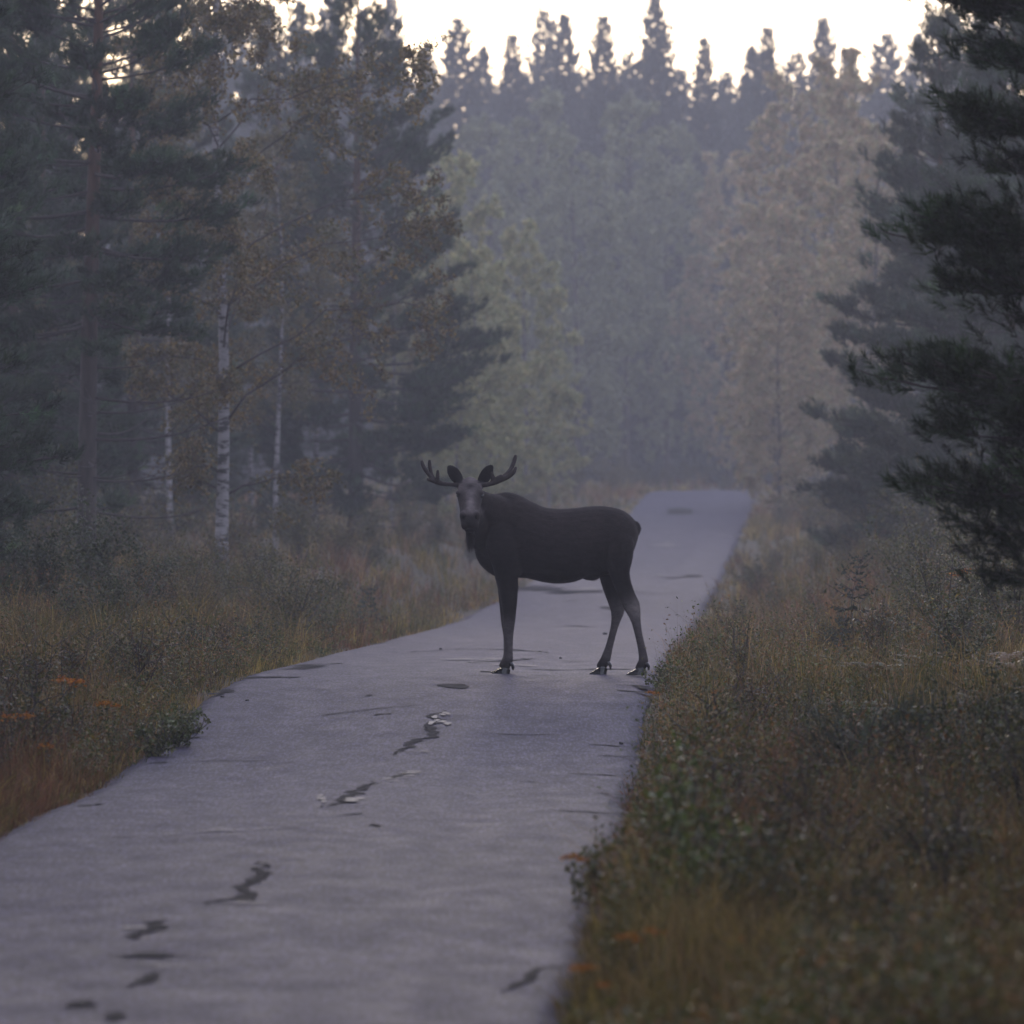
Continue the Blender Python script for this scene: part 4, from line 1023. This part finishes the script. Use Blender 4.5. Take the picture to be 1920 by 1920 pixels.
# leafy green plants at the asphalt edge
lush = [make_shrub(66, .75, .4, 1500, .06, [(.08, .115, .018), (.06, .09, .016), (.10, .12, .02)], 8), make_shrub(67, .45, .35, 700, .05, [(.07, .095, .02), (.10, .10, .025)], 7)]
for px, s, rz, k, v in [(1290, 350, .4, .95, 0), (1240, 335, 1.0, .75, 0), (1330, 365, 2.0, .8, 0), (1265, 375, 3.3, .7, 0), (1310, 320, 4.4, .7, 0)]:
    shrub(lush[v], px, s, rz, k, 'bright green leafy weed at the asphalt edge of the right verge', 'bright green weeds at the asphalt edge', 'weed')
for px, s, rz, k, v in [(1125, 338, .2, .75, 1), (1310, 178, 1.1, .8, 1), (1243, 195, 2.0, .6, 1), (330, 224, 1.0, .75, 1), (290, 228, 3.0, .8, 1), (355, 218, 4.0, .6, 1)]:
    shrub(lush[v], px, s, rz, k, 'small leafy weed leaning out over the edge of the asphalt', 'small weeds leaning over the asphalt', 'weed')
# tall dark grass tussocks with seed heads leaning over the right edge
def make_tussock(seed, H, n):
    r = np.random.default_rng(seed); st = Buf(); hd_ = Buf()
    for q in range(n):
        a = r.uniform(0, 6.28); l = H * r.uniform(.1, .45); t = np.linspace(0, 1, 6); h = H * r.uniform(.7, 1.05)
        path = np.stack([math.cos(a) * l * t ** 2, math.sin(a) * l * t ** 2, h * (t - .12 * t ** 4)], -1)
        tube(st, path, .003 * (1 - .5 * t), 3, (.10, .085, .04))
        m = 22; k = r.uniform(.74, 1, m)
        P = np.stack([np.interp(k, t, path[:, c]) for c in range(3)], -1) + r.normal(0, .012, (m, 3))
        leaf_quads(hd_, P, r.normal(0, 1, (m, 3)), r.uniform(.02, .045, m), np.array((.055, .042, .03)) * r.uniform(.6, 1.4, (m, 1)), r, .25)
    return dict(blades=st.mesh('blades', M['grass']), seed_heads=hd_.mesh('seed_heads', M['grass']))
tus = [make_tussock(101, .8, 14), make_tussock(102, .65, 9)]
for px, s, rz, k, v in [(1362, 150, .4, .95, 0), (1335, 158, 1.0, .85, 1), (1385, 146, 2.0, .9, 1), (1400, 140, 2.6, .9, 0)]:
    x, Y, z = gp(px, s); plant_tree('grass_tussock', tus[v], x, Y, z - .02, rz, k, 'tall grass tussock with dark seed heads leaning over the right asphalt edge', 'grass', 'seeding tussocks on the right edge')
for q in range(9):
    px = 345 + q * 11 + (q * 37 % 13); s = 168 - (q * 29 % 17)
    x, Y, z = gp(px, s); plant_tree('grass_tussock', tus[q % 2], x, Y, z - .02, q * .9, .8, 'upright brown grass tussock in the left verge before the white birch', 'grass', 'brown tussocks in the left verge')

# ------------------------------------------------------------------ grass and low ground cover (uncountable)
def vnoise(x, y, sc_, seed):
    r = np.random.default_rng(seed); G = r.random((256, 256))
    u, v = x / sc_ + 100.3, y / sc_ + 57.7
    i, j = np.floor(u).astype(int), np.floor(v).astype(int); a, b = u - i, v - j
    a = a * a * (3 - 2 * a); b = b * b * (3 - 2 * b)
    g = lambda p, q: G[p % 256, q % 256]
    return (g(i, j) * (1 - a) + g(i + 1, j) * a) * (1 - b) + (g(i, j + 1) * (1 - a) + g(i + 1, j + 1) * a) * b
PAL = dict(tan=(.17, .125, .065), red=(.125, .062, .042), olive=(.075, .072, .024), green=(.048, .062, .018), straw=(.20, .16, .06), pink=(.15, .10, .08))
PAL = {k: np.array(v) * np.array([1.3, 1.18, .8]) for k, v in PAL.items()}
def verge_points(side, n, s0, s1, seed, dmax):
    r = np.random.default_rng(seed)
    s = s1 + (s0 - s1) * r.random(n) ** .85; Y = F / s
    # across the verge: dense at the asphalt edge
    lim = np.minimum(dmax, (1040 / s + 1.0) + (-side) * road_x(Y) - HW)   # only as far as a little beyond the frame
    lim = np.maximum(lim, .6)
    d = HW - .06 + lim * r.random(n) ** 1.15 + .09 * np.sin(Y * 2.3) + .05 * np.sin(Y * 7.1 + 1)
    return road_x(Y) + side * d, Y, d, s, r
def grass(name, side, n, s0, s1, seed, dmax, label):
    """tufts of bent blades, each tuft with its own height and colour"""
    per = 11
    x, Y, d, s, r = verge_points(side, n // per, s0, s1, seed, dmax)
    keep = (r.random(len(x)) < .35 + 1.1 * vnoise(x, Y * .35, .5, seed + 9))
    x, Y, d, s = x[keep], Y[keep], d[keep], s[keep]
    m = len(x)
    n1 = vnoise(x, Y * .35, 1.1, seed + 1); n2 = vnoise(x, Y * .3, 2.6, seed + 2); n3 = vnoise(x, Y * .6, .45, seed + 3)
    edge = np.exp(-(d - HW) / .35)
    w = np.stack([.35 + .5 * n1, 2.6 * np.clip(n2 - .42, 0, 1) * 2, .5 + 0 * n1, 1.6 * np.clip(.6 - n1, 0, 1) + .2, .25 + 1.2 * edge, .1 + 4.0 * np.clip(n2 - .58, 0, 1) * (s < 220)], -1)
    w = w / w.sum(1, keepdims=True); cum = np.cumsum(w, 1)
    k = (r.random((m, 1)) > cum).sum(1).clip(0, 5)
    C = np.stack([PAL[q] for q in ('tan', 'red', 'olive', 'green', 'straw', 'pink')])[k] * r.uniform(.5, 1.5, (m, 1))
    h = (.13 + .34 * n1 ** 1.5 + .32 * n3 * (1 - edge)) * (1 - .6 * edge) * np.exp(r.normal(0, .33, m))
    h = np.clip(h * np.where((k == 1) | (k == 5), 1.2, 1.0), .05, .95)
    rep = lambda q: np.repeat(q, per, 0)
    x, Y, s, C, h = rep(x), rep(Y), rep(s), rep(C), rep(h); N = len(x)
    a = r.uniform(0, 2 * PI, N); rad = .07 * np.sqrt(r.random(N)) * (1 + .5 * (s < 120)); x = x + rad * np.cos(a); Y = Y + 2.0 * rad * np.sin(a)
    C = C * r.uniform(.6, 1.4, (N, 1)); h = h * r.uniform(.45, 1.12, N)
    z = gz(x, Y)
    wd = np.maximum(.0055, 1.15 / s) * r.uniform(.5, 1.4, N)
    lean = h * r.uniform(.1, .85, N); a = a + r.normal(0, .5, N)
    dx, dy = np.cos(a) * lean, np.sin(a) * lean
    f = r.uniform(-1.1, 1.1, N); wx, wy = np.cos(f) * wd, np.sin(f) * wd
    B = np.stack([x, Y, z - .03], -1); Wv = np.stack([wx, wy, 0 * wx], -1)
    Mid = B + np.stack([dx * .3, dy * .3, h * .62], -1); Tip = B + np.stack([dx, dy, h * r.uniform(.75, 1.0, N)], -1)
    V = np.stack([B + Wv * .5, B - Wv * .5, Mid - Wv * .42, Mid + Wv * .42, Tip], 1).reshape(-1, 3)
    b = np.arange(N)[:, None] * 5
    Fc = np.concatenate([b + [[0, 1, 2]], b + [[0, 2, 3]], b + [[3, 2, 4]]])
    o = obj(name, mk_mesh(name, V, Fc, M['grass'], np.repeat(C, 5, 0)))
    o['kind'] = 'stuff'; tag(o, label, 'grass'); return o
grass('verge_grass', 1, 160000, 520, 62, 201, 13, 'brown and olive grass covering the right verge')
grass('verge_grass', -1, 130000, 330, 62, 202, 14, 'dry brown and green grass covering the left verge')
grass('far_grass', 1, 26000, 64, 42, 203, 14, 'pale foggy grass on the right of the distant road')
grass('far_grass', -1, 30000, 64, 42, 204, 16, 'pale foggy grass on the left of the distant road')

def cover(name, side, n, s0, s1, seed, dmax, label):
    """knee-high leafy herbs: a stalk with leaves up its length"""
    per = 16
    x, Y, d, s, r = verge_points(side, n // per, s0, s1, seed, dmax)
    keep = (vnoise(x, Y * .4, 1.3, seed + 5) > .34) & (d > HW + .10)
    x, Y, s, d = x[keep], Y[keep], s[keep], d[keep]; m = len(x)
    z = gz(x, Y); H = (.16 + .72 * vnoise(x, Y * .4, .9, seed + 6) ** 1.4) * np.exp(r.normal(0, .3, m)) * (1 - .5 * np.exp(-(d - HW) / .3))
    H = np.clip(H, .08, .85)
    base = np.array([(.065, .078, .012), (.10, .092, .015), (.035, .048, .012), (.17, .12, .02), (.18, .08, .02), (.065, .09, .012)])[r.integers(0, 6, m)] * r.uniform(.6, 1.4, (m, 1))
    ax = r.normal(0, .16, (m, 2)) * H[:, None]
    t = np.tile((np.arange(per) + .5) / per, m) ** .8; R = np.repeat(np.arange(m), per)
    P = np.stack([x[R] + ax[R, 0] * t, Y[R] + ax[R, 1] * t, z[R] + H[R] * t], -1)
    P += r.normal(0, 1, P.shape) * (.045 * (1.15 - t) + .012)[:, None] * (.4 + H[R])[:, None] * [1, 1, .3] * 1.6
    size = np.maximum(.028, 2.6 / s)[R] * r.uniform(.6, 1.6, len(P))
    buf = Buf()
    leaf_quads(buf, P, r.normal(0, 1, P.shape) + [0, -.3, .7], size, base[R] * r.uniform(.65, 1.4, (len(P), 1)), r, .45)
    wv = np.maximum(.004, .9 / s)
    A0 = np.stack([x, Y, z], -1); T0 = np.stack([x + ax[:, 0], Y + ax[:, 1], z + H], -1); W0 = np.stack([wv, 0 * wv, 0 * wv], -1)
    buf.add(np.stack([A0 - W0 * .5, A0 + W0 * .5, T0], 1), np.arange(3 * m).reshape(-1, 3), np.repeat(np.array([[.075, .05, .03]]) * r.uniform(.6, 1.4, (m, 1)), 3, 0))
    o = obj(name, buf.mesh(name, M['leaf'])); o['kind'] = 'stuff'; tag(o, label, 'ground cover')
cover('ground_cover', 1, 330000, 520, 60, 301, 13, 'low leafy ground cover among the right verge grass')
cover('ground_cover', -1, 240000, 330, 60, 302, 14, 'low leafy ground cover among the left verge grass')

# ------------------------------------------------------------------ mist
def haze_box():
    x0, x1, y0, y1, z0, z1 = -262, 262, -60, 490, -2.6, 27.5
    V = [(x, y, z) for z in (z0, z1) for y in (y0, y1) for x in (x0, x1)]
    Fc = [(0, 2, 3, 1), (4, 5, 7, 6), (0, 1, 5, 4), (2, 6, 7, 3), (0, 4, 6, 2), (1, 3, 7, 5)]
    m = bpy.data.materials.new('mist'); m.use_nodes = True; t = m.node_tree; t.nodes.clear()
    out = t.nodes.new('ShaderNodeOutputMaterial'); pv = t.nodes.new('ShaderNodeVolumePrincipled')
    pv.inputs['Color'].default_value = (.88, .89, .94, 1); pv.inputs['Density'].default_value = HAZE; pv.inputs['Anisotropy'].default_value = 0.2
    t.links.new(pv.outputs[0], out.inputs['Volume'])
    o = obj('haze', mk_mesh('haze', V, Fc, m)); o['kind'] = 'stuff'
    tag(o, 'pale morning mist filling the forest clearing', 'mist')
haze_box()
